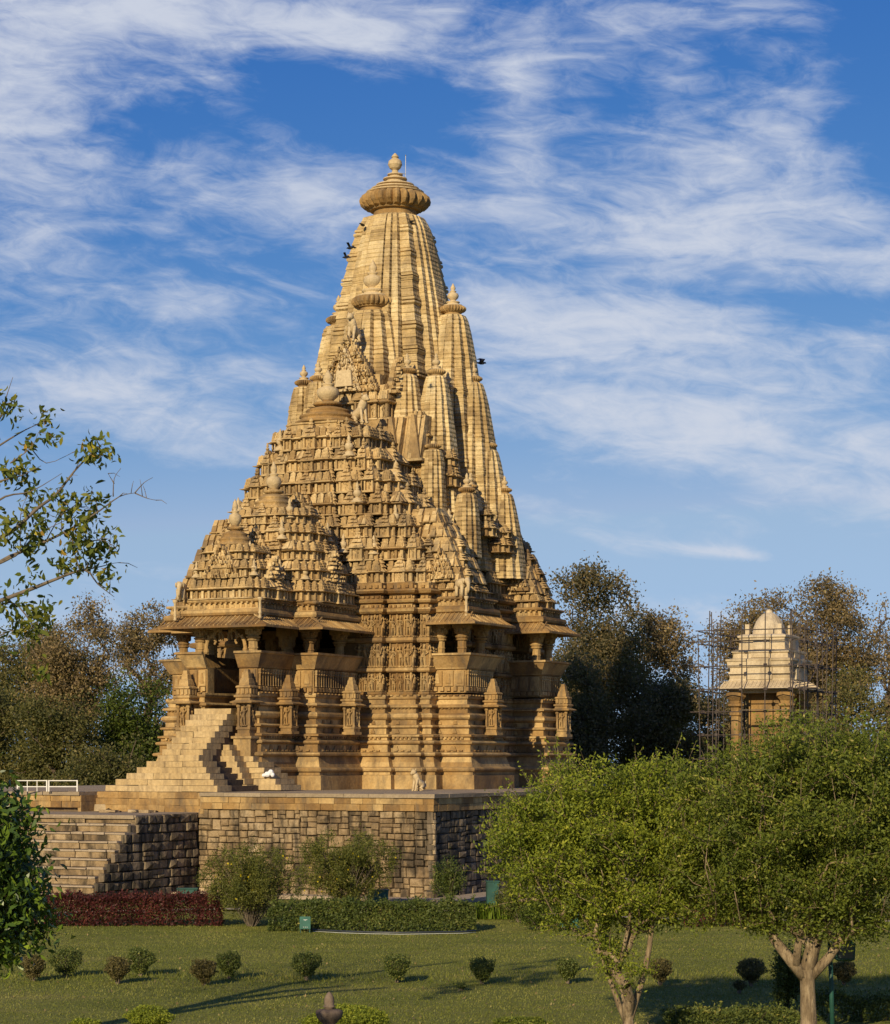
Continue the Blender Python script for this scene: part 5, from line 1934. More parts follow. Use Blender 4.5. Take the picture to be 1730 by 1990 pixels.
# dense tree cut by the left edge
b2 = Vector((-6.72, 30.0, 0))
cr = [(0.15, 0, 3.9, 1.20, 1.2, 1.25), (.35, 0, 3.3, 1.05, 1.1, .9), (.1, 0, 2.8, 1.0, 1.1, .7), (.55, -.3, 3.7, .75, .6, .6)]
grow('tree', 'dense glossy green tree cut off by the left edge beside the red hedge', 'tree', b2, [(0, 0, -.1), (0, 0, .8), (.05, 0, 1.7), (.05, 0, 2.4)], .12, cr, 520, 46, .135, .17, G['glossy'], M['bark'], 203, -.25, 1.0, .5, .7, .36, .006, None, 0, .8, oval=True, shoots=60, shoot_len=.4)
cr = [(0.0, 0, .95, .62, .7, .55), (.25, 0, .7, .4, .5, .45)]
grow('shrub', 'leafy yellow-green shrub in the bottom left corner', 'shrub', (-6.35, 31.5, 0), [(0, 0, -.1), (0, 0, .3)], .05, cr, 110, 36, .12, .14, G['lime'], M['bark'], 204, -.3, 1.0, .5, .3, .4, .006)

# the yellowing branches that reach in from the left
b3 = Vector((-10.6, 35.0, 0))
br = empty('tree', b3)
tag(br, 'large-leaved yellowing tree whose branches reach in from the left edge', 'tree')
YB = 35.0
lines = [[(-60, 1150), (0, 1092), (60, 1065), (130, 1032), (190, 995), (232, 965), (262, 958)], [(262, 958), (285, 968), (303, 972)], [(262, 958), (280, 938), (297, 928)],
         [(-60, 1070), (20, 1035), (70, 990), (110, 960), (145, 915), (175, 885), (200, 862)], [(-50, 900), (0, 865), (50, 835), (85, 820)], [(-30, 850), (0, 812), (12, 772), (25, 733)], [(12, 785), (28, 780)],
         [(-60, 1190), (60, 1145), (110, 1125), (165, 1108), (190, 1135), (222, 1160)], [(125, 1035), (150, 1052), (200, 1050), (217, 1062), (210, 1072)], [(155, 1108), (145, 1075), (140, 1050), (125, 1062)], [(165, 1108), (180, 1080), (200, 1050)],
         [(165, 1108), (200, 1100), (218, 1095), (235, 1093)], [(-50, 1200), (20, 1170), (60, 1210), (90, 1260)], [(-40, 1000), (10, 965), (60, 955), (120, 920)], [(-60, 960), (0, 935), (40, 925), (80, 905)], [(60, 870), (90, 900), (140, 880)],
         [(40, 1070), (40, 1000), (55, 960)], [(90, 1050), (120, 1000), (150, 985), (190, 995)], [(120, 1035), (118, 985)], [(220, 965), (222, 930), (235, 910)], [(222, 940), (210, 920)],
         [(0, 1235), (30, 1225), (55, 1250), (80, 1290)], [(20, 900), (60, 870), (75, 840)], [(170, 900), (180, 880), (200, 878)], [(-40, 1110), (30, 1080), (70, 1040), (130, 1010)]]
bk = MB(6)
bk.tint = .5
rb = random.Random(12)
tipsB = []
for ln in lines:
    pts = []
    yo = rb.uniform(-.5, .5)
    for k, (x, y) in enumerate(ln):
        p = at(x, y, YB + yo) - b3
        pts.append(tuple(p))
    n_ = len(pts)
    r_a = .036 if ln[0][0] < -20 and n_ > 5 else .022 if ln[0][0] < 0 else .011
    # smooth the line
    sm_ = []
    for k in range(n_ - 1):
        a, b = Vector(pts[k]), Vector(pts[k + 1])
        pa = Vector(pts[k - 1]) if k else a
        pb = Vector(pts[k + 2]) if k + 2 < n_ else b
        for q in range(3):
            t = q / 3
            sm_.append(tuple(0.5 * ((2 * a) + (b - pa) * t + (2 * pa - 5 * a + 4 * b - pb) * t * t + (3 * a - pa - 3 * b + pb) * t ** 3)))
    sm_.append(pts[-1])
    m_ = len(sm_)
    bk.tube(sm_, [max(.004, r_a * (1 - .9 * k / (m_ - 1))) for k in range(m_)], 6)
    for k in range(2, m_):
        if rb.random() < .75: tipsB.append((sm_[k], k / m_))
# side twigs
extra = []
for (p, f) in list(tipsB):
    if rb.random() < .55:
        d = Vector((rb.uniform(-.1, .28), rb.uniform(-.25, .25), rb.uniform(-.12, .26)))
        q = Vector(p) + d
        bk.tube([p, tuple((Vector(p) + q) / 2 + Vector((0, 0, .03))), tuple(q)], [.008, .006, .003], 4)
        extra.append(tuple(q))
bk.tube([(-.6, 0, -.2), (-.5, 0, 3), (-.2, 0, 6), (.4, 0, 7.4), (1.2, 0, 7.9)], [.3, .26, .2, .13, .08], 8)
bk.tube([(-.5, 0, 4), (.4, 0, 6.2), (1.3, .1, 7.2), (2.4, .1, 7.7)], [.2, .14, .1, .07], 8)
bk.tube([(-.2, 0, 6), (-.3, .1, 8), (.6, .1, 9.6), (1.6, .1, 10.6)], [.18, .14, .1, .06], 8)
bk.build('trunk', M['twig'], br, smooth=True)
rs = np.random.RandomState(31)
CC = []
for q in extra:
    w = at(0, 0, 35)
    px_ = CX + (q[0] + b3.x) / (q[1] + b3.y) * FPX
    py_ = HY - (q[2] + b3.z - CAMZ) / (q[1] + b3.y) * FPX
    dens_ = 1.0 if px_ < 110 else .72 if px_ < 215 else .12
    if py_ < 800: dens_ *= .2
    if rb.random() < dens_:
        k = rb.randint(20, 36)
        for _ in range(k): CC.append(np.array(q) + rs.normal(size=3) * .11)
# denser foliage out of the frame: it throws the shade on the lawn
for _ in range(1500):
    d = rs.normal(size=3)
    d /= np.linalg.norm(d)
    CC.append(np.array([-.9, .3, 8.6]) + d * np.array([2.6, 2.6, 2.0]) * rs.random() ** .4)
CC = np.array(CC)
px_all = CX + (CC[:, 0] + b3.x) / (CC[:, 1] + b3.y) * FPX
okm = np.ones(len(CC), bool)
okm[-1500:] = px_all[-1500:] < -25
CC = CC[okm]
tint = np.clip(rs.beta(2.6, 1.9, len(CC)) * .86 + (rs.random(len(CC)) < .05) * .4, 0, 1)
inst('crown', leaf_mesh('crown', CC, rs.uniform(.10, .175, len(CC)), G['mahua'], tint, rs, .40, .7, 0.0, True), br)

# ---- hedges --------------------------------------------------------------------------------------------------
def hedge(label, px0, px1, py_base, py_top, depth, lm, seed, n, leaf, bumps=.10, soft=False):
    a, b = on_ground(px0, py_base), on_ground(px1, py_base)
    Y = a.y
    h = CAMZ - (py_top - HY) / FPX * (Y + depth * .3)
    L = b.x - a.x
    e = empty('hedge', (a.x, Y, 0))
    tag(e, label, 'hedge')
    rs_ = np.random.RandomState(seed)
    c = MB(seed)
    c.tint = .3
    nx = int(L / .25)
    # stems inside
    for k in range(nx * 2):
        x, y_ = rs_.uniform(.1, L - .1), rs_.uniform(.1, depth - .1)
        c.tube([(x, y_, 0), (x + rs_.uniform(-.1, .1), y_ + rs_.uniform(-.1, .1), h * .5), (x + rs_.uniform(-.2, .2), y_ + rs_.uniform(-.2, .2), h * .9)], [.015, .01, .005], 4)
    c.build('stem', M['bark'], e)['kind'] = 'stuff'
    u, v, w = rs_.random(n), rs_.random(n), rs_.random(n)
    x = u * L
    top = h * (1 + bumps * np.array([mnoise.noise(Vector((q * 1.1, seed, 0))) * 1.2 + .5 * mnoise.noise(Vector((q * 3.7, seed, 5))) for q in x]))
    y_ = v * depth
    z = w ** .8 * top
    # push towards the skin so the outside reads as a wall of leaves
    side = rs_.random(n)
    y_ = np.where(side < .45, rs_.random(n) ** 2 * .18, y_)
    z = np.where((side > .45) & (side < .8), top - rs_.random(n) ** 2 * .15, z)
    bulge = np.array([mnoise.noise(Vector((a_ * 1.6, b_ * 1.6, seed))) for a_, b_ in zip(x, z)]) * .16
    y_ = y_ + bulge
    rnd_end = np.minimum(x, L - x)
    z = np.where(rnd_end < .3, z * (.75 + .25 * rnd_end / .3), z)
    ns = n // 14
    sx_ = np.repeat(rs_.uniform(0, L, ns // 6 + 1), 6)[:ns]
    f_ = np.tile(np.linspace(.2, 1, 6), ns // 6 + 1)[:ns]
    top_s = np.interp(sx_, np.sort(x), top[np.argsort(x)])
    x[:ns] = sx_ + rs_.normal(size=ns) * .03
    y_[:ns] = np.repeat(rs_.uniform(0, depth, ns // 6 + 1), 6)[:ns] + rs_.normal(size=ns) * .02
    z[:ns] = top_s - .03 + f_ * np.repeat(rs_.uniform(.05, .22, ns // 6 + 1), 6)[:ns]
    thin = np.array([mnoise.noise(Vector((a_ * .9, b_ * 1.5, seed + 9))) for a_, b_ in zip(x, z)])
    sel = (thin > -.42) | (rs_.random(n) < .5)
    x, y_, z, bulge = x[sel], y_[sel], z[sel], bulge[sel]
    n = len(x)
    tint = np.clip(.42 + bulge * 1.2 + thin[sel] * .3 + rs_.normal(size=n) * .2, 0, 1)
    me_ = leaf_mesh('foliage', np.stack([x, y_, z], 1), leaf * rs_.uniform(.6, 1.3, n), lm, tint, rs_, .5, -.2)
    inst('foliage', me_, e)
    return e


hedge('long dark red leaved hedge at the foot of the terrace stairs', 52, 432, 1800, 1742, 1.1, G['red'], 301, 19000, .10)
hedge('long clipped green hedge behind the hose, in front of the terrace wall', 520, 925, 1810, 1754, 1.2, G['hedge'], 302, 21000, .095, .30)
hedge('low clipped hedge along the bottom right edge', 1290, 1560, 1992, 1962, .8, G['hedge'], 303, 5200, .07, .2)
hedge('low clipped hedge in the bottom right corner behind the lamp post', 1575, 1760, 1985, 1938, .8, G['hedge'], 304, 4200, .07, .25)
hedge('small dark red hedge behind the two garden trees', 1330, 1480, 1800, 1758, .9, G['red'], 305, 5000, .1)


# ---- bushes -------------------------------------------------------------------------------------------------------
def bush(px, py_base, py_top, half, label, lm, seed, n=260, lpc=60, leaf=.075, flowers=0, name='bush', cat='bush', spread=.8, gate=-.15, tint_shift=0.0):
    base = on_ground(px, py_base)
    Y = base.y
    H_ = CAMZ - (py_top - HY) / FPX * Y
    W_ = half / FPX * Y
    e = empty(name, base)
    tag(e, label, cat)
    rs_ = np.random.RandomState(seed)
    st = MB(seed)
    st.tint = .5
    ends = clumps_in([(0, 0, H_ * .58, W_, W_ * .85, H_ * .40), (0, 0, H_ * .4, W_ * .75, W_ * .7, H_ * .35)], n, rs_, gate, 1.1, .6, seed)
    for p in ends[::3]:
        st.tube([(p[0] * .08, p[1] * .08, 0), (p[0] * .35, p[1] * .35, p[2] * .5), (p[0] * .8, p[1] * .8, p[2] * .9), (p[0] * 1.02, p[1] * 1.02, p[2] * 1.06)], [.014, .010, .006, .003], 4)
    st.build('stem', M['twig'], e)
    m_ = len(ends) * lpc
    C = np.repeat(ends, lpc, axis=0) + rs_.normal(size=(m_, 3)) * np.array([.10, .10, .16]) * spread
    tint = np.clip(.45 + np.repeat(rs_.uniform(-.2, .2, len(ends)), lpc) + rs_.normal(size=m_) * .16 + tint_shift, 0, 1)
    inst('foliage', leaf_mesh('foliage', C, leaf * rs_.uniform(.6, 1.3, m_), lm, tint, rs_, .42, -.3), e)
    if flowers:
        F = ends[rs_.choice(len(ends), flowers)] + rs_.normal(size=(flowers, 3)) * .12
        F[:, 1] -= .25
        inst('flowers', leaf_mesh('flowers', np.repeat(F, 3, axis=0), np.full(flowers * 3, .07), G['flower'], rs_.random(flowers * 3), rs_, .9), e)['kind'] = 'stuff'
    return e


bush(488, 1800, 1638, 108, 'feathery bush with small yellow flowers between the red and green hedges', G['bush'], 401, 470, 62, .075, 34)
bush(678, 1772, 1610, 104, 'feathery bush with yellow flowers right in front of the rubble wall', G['bush'], 402, 470, 66, .08, 36, tint_shift=.03)
bush(872, 1762, 1668, 34, 'slim dark sapling near the corner of the terrace wall', G['hedge'], 403, 90, 55, .085, 0, 'sapling', 'sapling')
bush(1530, 1962, 1838, 44, 'tall dark shrub behind the thick pale trunk', G['hedge'], 404, 130, 60, .07, 0, 'shrub', 'shrub', tint_shift=-.1)
bush(1048, 1806, 1752, 50, 'low leafy shrub half hidden behind the feathery tree', G['green'], 405, 90, 50, .08, 0, 'shrub', 'shrub')
bush(1010, 1792, 1700, 60, 'weedy shrub at the foot of the dark side wall', G['bush'], 406, 110, 50, .08, 0, 'shrub', 'shrub', tint_shift=-.05)


def topiary(px, py_base, py_top, half, label, lm, seed, shape=0.0, n=3400, leaf=.05, Y=None, grp='small clipped shrubs on the lawn'):
    base = on_ground(px, py_base) if Y is None else Vector(((px - CX) / FPX * Y, Y, 0))
    Y = base.y
    H_ = CAMZ - (py_top - HY) / FPX * Y
    W_ = half / FPX * Y
    e = empty('clipped_shrub', base)
    tag(e, label, 'shrub', grp)
    rs_ = np.random.RandomState(seed)
    st = MB(seed)
    st.tint = .5
    for k in range(16):
        a = rs_.uniform(0, 2 * PI)
        q = W_ * rs_.uniform(.2, .7)
        st.tube([(math.cos(a) * .03, math.sin(a) * .03, -.03), (math.cos(a) * q * .5, math.sin(a) * q * .5, H_ * .4), (math.cos(a) * q, math.sin(a) * q, H_ * .8)], [.014, .010, .005], 4)
    st.build('stem', M['twig'], e)
    d = rs_.normal(size=(n, 3))
    d /= np.linalg.norm(d, axis=1)[:, None]
    rad = rs_.random(n) ** .28
    lump = np.array([1 + .34 * mnoise.noise(Vector((p[0] * 1.7, p[1] * 1.7, p[2] * 1.7 + seed))) + .16 * mnoise.noise(Vector((p[0] * 5, p[1] * 5, p[2] * 5 + seed))) for p in d])
    sq = np.maximum(np.abs(d[:, 0]), np.abs(d[:, 2]))
    k = 1 + shape * (1 / np.maximum(sq, .75) - 1)
    c = d * (rad * lump * k)[:, None]
    zc = H_ * .56
    C = np.stack([c[:, 0] * W_, c[:, 1] * W_, zc + c[:, 2] * (H_ * .45)], 1)
    low = np.clip(C[:, 2] / (H_ * .5), .62, 1)
    C[:, 0] *= low
    C[:, 1] *= low
    tint = np.clip(.5 + (lump - 1) * .5 + rs_.normal(size=n) * .2, 0, 1)
    inst('foliage', leaf_mesh('foliage', C, leaf * rs_.uniform(.6, 1.4, n), lm, tint, rs_, .5, -.1), e)
    return e


G['topi_brown'] = leaf_mat('dry_shrub_leaves', [(0, (0.051, 0.048, 0.017)), (0.5, (0.128, 0.105, 0.037)), (1, (0.238, 0.187, 0.068))], .25)
for (px, pb, pt, hw, lab, mt, shp) in ((65, 1907, 1856, 24, 'loose brownish clipped shrub, leftmost in the row on the lawn', 'topi_brown', .2), (128, 1898, 1844, 29, 'square dark clipped shrub, second from the left on the lawn', 'hedge', .9),
                                       (229, 1912, 1860, 26, 'brownish clipped shrub in front of the left square pair', 'topi_brown', .2), (272, 1896, 1843, 28, 'green clipped shrub behind a brownish one, third green from the left', 'hedge', .5),
                                       (397, 1914, 1864, 25, 'brownish clipped shrub left of centre with a bare foot', 'topi_brown', .3), (445, 1902, 1850, 24, 'green clipped shrub touching a brownish one left of centre', 'hedge', .5),
                                       (595, 1903, 1853, 26, 'square dark clipped shrub left of the stone urn', 'hedge', .9), (771, 1907, 1858, 25, 'square dark clipped shrub right of the stone urn', 'hedge', .9),
                                       (937, 1910, 1864, 24, 'dark clipped shrub, second to the right of the stone urn', 'hedge', .7), (1103, 1909, 1864, 21, 'dim clipped shrub just left of the feathery tree', 'hedge', .5),
                                       (1283, 1912, 1866, 24, 'clipped shrub right behind the forked trunk', 'topi_brown', .3), (1460, 1914, 1862, 28, 'brownish clipped shrub left of the thick trunk', 'topi_brown', .4),
                                       (1640, 1912, 1868, 24, 'clipped shrub right of the lamp post', 'topi_brown', .4), (897, 1922, 1912, 12, 'tiny low plant in the mown grass', 'hedge', .0), (1437, 1928, 1905, 14, 'small low tuft beside a brownish clipped shrub', 'topi_brown', .0)):
    topiary(px, pb, pt, hw, lab, G[mt], 500 + px, shp, 3400 if hw > 15 else 700)
topiary(290, 0, 1957, 47, 'round bright green clipped dome at the bottom edge, left', G['lime'], 531, .1, 9000, .045, 44.0, 'clipped domes in front')
topiary(165, 0, 1979, 36, 'low leafy green dome in the bottom left', G['lime'], 532, .0, 5000, .05, 43.0, 'clipped domes in front')
topiary(672, 0, 1957, 84, 'wide green clipped dome right behind the stone urn', G['lime'], 533, .1, 22000, .045, 43.0, 'clipped domes in front')
topiary(1010, 0, 1978, 60, 'low green clipped dome at the bottom edge beside the forked trunk', G['olive'], 534, .1, 9000, .05, 43.5, 'clipped domes in front')

# strap-leaved lilies by the path
rs = np.random.RandomState(41)
b = on_ground(962, 1785)
e = empty('lily_bed', b)
tag(e, 'clump of bright green strap-leaved plants near the terrace corner', 'plant')
lb = MB(7)
for k in range(260):
    x, y_ = rs.uniform(-.75, .75), rs.uniform(-.4, .5)
    a = rs.uniform(0, 2 * PI)
    l = rs.uniform(.45, .85)
    dx, dy = math.cos(a), math.sin(a)
    w = .022
    p = [(x, y_, 0), (x + dx * l * .22, y_ + dy * l * .22, l * .65), (x + dx * l * .6, y_ + dy * l * .6, l * .62)]
    lb.tint = rs.uniform(0, 1)
    lb.quad((p[0][0] - dy * w, p[0][1] + dx * w, 0), (p[0][0] + dy * w, p[0][1] - dx * w, 0), (p[1][0] + dy * w, p[1][1] - dx * w, p[1][2]), (p[1][0] - dy * w, p[1][1] + dx * w, p[1][2]))
    lb.f.append((len(lb.v) - 1, len(lb.v) - 2, len(lb.v)))
    lb.v.append(p[2])
    lb.t.append(lb.tint)
lb.build('leaves', G['blade'], e, fix=False)

# grass
n = 150000
rs = np.random.RandomState(51)
Yg = 44 + 34 * rs.random(n) ** .8
Xg = rs.uniform(-.215, .215, n) * Yg
band = np.exp(-((Yg - 55.5) / 1.6) ** 2)
hgt = rs.uniform(.02, .045, n) + band * rs.uniform(0, .12, n) * (rs.random(n) < .5)
ang = rs.uniform(0, 2 * PI, n)
wd = .012 + .006 * rs.random(n)
lean_ = rs.normal(size=(n, 2)) * .4
zg = np.array([-0.02 + .05 * mnoise.noise(Vector((x * .12, y * .12, 0))) for x, y in zip(Xg, Yg)]) - .01
V = np.empty((n, 3, 3))
V[:, 0] = np.stack([Xg - np.cos(ang) * wd, Yg - np.sin(ang) * wd, zg], 1)
V[:, 1] = np.stack([Xg + np.cos(ang) * wd, Yg + np.sin(ang) * wd, zg], 1)
V[:, 2] = np.stack([Xg + lean_[:, 0] * hgt, Yg + lean_[:, 1] * hgt, zg + hgt + .01], 1)
me = bpy.data.meshes.new('grass')
me.vertices.add(n * 3)
me.vertices.foreach_set('co', V.reshape(-1).astype(np.float32))
me.loops.add(n * 3)
me.loops.foreach_set('vertex_index', np.arange(n * 3, dtype=np.int32))
me.polygons.add(n)
me.polygons.foreach_set('loop_start', np.arange(0, n * 3, 3, dtype=np.int32))
me.polygons.foreach_set('loop_total', np.full(n, 3, dtype=np.int32))
a_ = me.attributes.new('tint', 'FLOAT', 'FACE')
tg = np.array([.45 + .5 * mnoise.noise(Vector((x * .35, y * .6, 4))) for x, y in zip(Xg, Yg)]) + rs.normal(size=n) * .2
a_.data.foreach_set('value', np.clip(tg, 0, 1).astype(np.float32))
me.materials.append(G['grass'])
me.update(calc_edges=True)
tag(inst('grass', me), 'short olive green lawn grass', 'grass', kind='stuff')

# fallen leaves on the grass
rs = np.random.RandomState(61)
n = 900
Yf = rs.uniform(45, 75, n)
Xf = rs.uniform(-.2, .2, n) * Yf
Zf = np.array([-0.02 + .05 * mnoise.noise(Vector((x * .12, y * .12, 0))) for x, y in zip(Xf, Yf)]) + .03
me = leaf_mesh('fallen_leaves', np.stack([Xf, Yf, Zf], 1), rs.uniform(.05, .11, n), G['brown'], rs.uniform(.5, 1, n), rs, .5, 0, 3.0)
tag(inst('fallen_leaves', me), 'brown fallen leaves scattered on the lawn', 'leaves', kind='stuff')

# ================================================================== SMALL THINGS
# ---- scaffolded shrine on the right ------------------------------------------------------------------
YS = 135.0
SC = Vector(((1495 - CX) / FPX * YS, YS, 0))
shr = empty('shrine', SC, TH)
tag(shr, 'small pale restored shrine with a domed stepped roof, wrapped in scaffolding', 'shrine')
sq = lambda k: [(-k, -k), (k, -k), (k, k), (-k, k)]
m = MB(1)
m.sweep(sq(2.5), [(0, 0), (0, 4.0), (.1, 4.05), (.1, 4.3), (-.1, 4.35)], cap=True)
m.build('platform', M['sand'], shr)
for x in (-1.55, 1.55):
    for y in (-1.55, 1.55):
        m = MB(2)
        m.tint = .5
        m.box(x - .36, y - .36, 4.3, x + .36, y + .36, 4.6)
        m.lathe([(.30, 4.6), (.30, 7.9), (.40, 7.95), (.40, 8.1), (.30, 8.15), (.33, 8.4), (.5, 8.5), (.5, 8.62), (.36, 8.66), (.40, 8.8), (.62, 9.05), (.62, 9.3)], (x, y, 0), 8)
        m.build('column', M['sand'], shr)
m = MB(3)
m.box(-.95, -.95, 4.3, 1.6, .95, 9.3)
m.build('inner_wall', M['sand'], shr)
m = MB(4)
m.sweep(sq(1.75), [(-.6, 9.25), (.1, 9.25), (.1, 9.5), (-.6, 9.5)], cap=True)
m.sweep(sq(1.75), [(-.3, 9.95), (.12, 9.95), (.75, 9.55), (.75, 9.47), (.1, 9.75), (-.3, 9.75)], pclosed=True)
for o, T, N, L in along(sq(1.75)):
    for i in range(18):
        u = -.5 + (L + 1.0) * (i + .5) / 18
        b_ = len(m.v)
        for (nn, zz_) in ((.14, 9.95), (.73, 9.57)):
            for (du, dz_) in ((-.035, 0), (-.03, .035), (.03, .035), (.035, 0)):
                m.v.append((o[0] + T[0] * (u + du) + N[0] * nn, o[1] + T[1] * (u + du) + N[1] * nn, zz_ + dz_))
        for q in range(3):
            m.f.append((b_ + q, b_ + q + 1, b_ + 5 + q, b_ + 4 + q))
            m.t.append(.5)
m.build('eave', M['white_stone'], shr)
m = MB(5)
m.sweep(sq(1.84), [(0, 9.9), (.05, 10.0), (.0, 10.1), (.0, 10.35), (.06, 10.4), (.06, 10.5), (-.02, 10.52), (-.02, 10.75), (.10, 10.8), (.13, 11.1), (.20, 11.15), (.20, 11.25), (-.05, 11.3), (-.14, 11.32), (-.18, 11.6), (-.08, 11.66), (-.08, 11.78), (-.28, 11.82),
                   (-.42, 11.84), (-.46, 12.5), (-.36, 12.56), (-.36, 12.66), (-.6, 12.75)], cap=True)
for o, T, N, L in along(sq(1.84)):                      # middle offsets on every face
    m.obox(o, T, N, L / 2 - .8, L / 2 + .8, -.3, .10, 10.05, 10.75)
    m.obox(o, T, N, L / 2 - .75, L / 2 + .75, -.3, .22, 10.8, 11.14)
    m.obox(o, T, N, L / 2 - .55, L / 2 + .55, -.8, -.08, 11.35, 11.62)
    m.obox(o, T, N, L / 2 - .5, L / 2 + .5, -.8, -.36, 11.86, 12.52)
m.build('stepped_roof', M['white_stone'], shr)
m = MB(6)
m.lathe([(.95, 12.7), (1.0, 12.8), (.98, 12.95), (.92, 13.2), (.78, 13.55), (.6, 13.8), (.42, 13.98), (.22, 14.08), (.2, 14.2), (.06, 14.28)], (0, 0, 0), 20)
for x in (-1.0, 1.0):
    for y in (-1.0, 1.0):
        m.box(x - .12, y - .12, 12.7, x + .12, y + .12, 13.35)
m.build('dome', M['white_stone'], shr)

scf = empty('scaffolding', SC, TH)
tag(scf, 'dark steel pole scaffolding standing round the small pale shrine', 'scaffolding')
rp = random.Random(3)
K = 3.1
pole = MB(7)
pole.tube([(0, 0, 0), (0, 0, 1)], .032, 6)
ME_POLE = pole.mesh('upright_pole', M['steel'])
xs_ = (-K, -2.25, -.75, .75, 2.25, K)
spots = set()
for q in xs_:
    for w in (-K, K):
        spots.add((q, w))
        spots.add((w, q))
        spots.add((q, w * .8)) if abs(q) > 2 else None
for (x, y) in sorted(spots):
    inst('upright_pole', ME_POLE, scf, (x + rp.uniform(-.08, .08), y + rp.uniform(-.08, .08), 0), 0, (1, 1, rp.uniform(12.6, 14.2)), (rp.uniform(-.02, .02), rp.uniform(-.02, .02), 0))
for zz_ in (5.3, 6.7, 8.05, 9.35, 10.75, 12.15, 12.85):
    for w in (-K, K):
        o1, o2, ex = rp.uniform(-.06, .06), rp.uniform(-.06, .06), rp.uniform(.2, .9)
        inst('ledger_pole', ME_POLE, scf, (-K - ex, w + .07, zz_ + o1), 0, (1, 1, 2 * K + ex * 2), (0, PI / 2, 0))
        inst('ledger_pole', ME_POLE, scf, (w + .07, K + ex, zz_ + .1 + o2), 0, (1, 1, 2 * K + ex * 2), (PI / 2, 0, 0))
pk = MB(8)
pk.box(0, -.12, 0, 1, .12, .04)
ME_PLANK = pk.mesh('plank', M['twig'])
for (x, y, zz_, L_, rz) in ((-2.6, -K - .1, 9.46, 3.0, .02), (-.6, -K + .15, 10.86, 2.6, -.03), (-K - .1, -2.2, 8.2, 2.8, PI / 2), (-K + .1, -1.0, 12.28, 2.2, PI / 2 + .04)):
    inst('plank', ME_PLANK, scf, (x, y, zz_), rz, (L_, 1, 1))
cl = MB(9)
cl.box(-.09, -.09, -.09, .09, .09, .09)
ME_CL = cl.mesh('pole_clamp', M['steel'])
for zz_ in (5.3, 6.7, 8.05, 9.35, 10.75, 12.15):
    for q in xs_:
        inst('pole_clamp', ME_CL, scf, (q, -K + .05, zz_), rp.uniform(0, 1), .9)
        inst('pole_clamp', ME_CL, scf, (-K + .05, q, zz_ + .1), rp.uniform(0, 1), .9)
for (y, z0, z1) in ((-K, 5.3, 9.4), (-K, 9.4, 12.8)):
    d = Vector((2 * K, 0, z1 - z0))
    inst('brace_pole', ME_POLE, scf, (-K, y - .06, z0), 0, (1, 1, d.length), (0, math.atan2(2 * K, z1 - z0), 0))


# ---- garden hardware --------------------------------------------------------------------------------------
def utility_box(px, py, w, h, d, label, mt, Yoff=0.0, legs=True):
    b = on_ground(px, py)
    e = empty('utility_box', (b.x, b.y + Yoff, 0), R(6))
    tag(e, label, 'box')
    z0 = .06 if legs else 0
    m = MB(1)
    m.box(-w / 2, -d / 2, z0, w / 2, d / 2, h)
    m.build('body', M[mt], e)
    m = MB(2)
    m.box(-w / 2 - .03, -d / 2 - .03, h + .002, w / 2 + .03, d / 2 + .03, h + .04)
    m.build('lid', M[mt], e)
    m = MB(3)
    m.box(-w * .42, -d / 2 - .012, z0 + .06, w * .42, -d / 2 + .01, h - .06)
    m.build('door', M[mt], e)
    if legs:
        for x in (-w * .4, w * .4):
            m = MB(4)
            m.box(x - .04, -d * .4, -.02, x + .04, d * .4, z0)
            m.build('foot', M['steel'], e)
    return e


utility_box(364, 1754, .72, .50, .5, 'dark green metal box behind the red hedge, near the terrace stairs', 'green_paint')
utility_box(735, 1763, .70, .60, .5, 'faded green metal box between the feathery bush and the terrace wall', 'teal_paint')
utility_box(957, 1762, .42, .90, .4, 'upright dark green metal box near the corner of the terrace', 'green_paint')
utility_box(1107, 1806, .55, .40, .4, 'faded teal box half hidden behind the feathery tree', 'teal_paint')

b = on_ground(593, 1813)
e = empty('sign', (b.x, b.y, 0), R(3))
tag(e, 'small green notice board on two legs in front of the green hedge', 'sign')
m = MB(1)
m.box(-.165, -.012, .12, .165, .012, .50)
bd = m.build('board', M['teal_paint'], e)
for x in (-.14, .14):
    m = MB(2)
    m.box(x - .014, .012, -.05, x + .014, .04, .44)
    m.build('leg', M['green_paint'], e)
m = MB(3)
m.box(-.05, -.018, .395, .07, -.0125, .41)
m.box(-.02, -.018, .375, .03, -.0125, .385)
for x in (-.06, .0, .05):
    m.box(x, -.018, .17, x + .03, -.0125, .185)
m.build('print', M['white_print'], bd)

hs = MB(1)
hs.tint = .5
pts = [tuple(Vector(on_ground(px, py)) + Vector((0, 0, .05))) for px, py in ((545, 1806), (580, 1808), (610, 1810), (660, 1813), (720, 1815), (780, 1816), (840, 1815), (900, 1814), (925, 1812))]
hs.tube(pts, .03, 6)
h_ = hs.build('hose', M['hose'], smooth=True)
tag(h_, 'dark garden hose lying along the foot of the green hedge', 'hose')
hs = MB(2)
hs.tube([(p[0], p[1] - .22, .02) for p in pts[2:]], .007, 6)
h_ = hs.build('water_pipe', M['white_print'], smooth=True)
tag(h_, 'thin pale pipe lying in the grass in front of the dark hose', 'pipe')

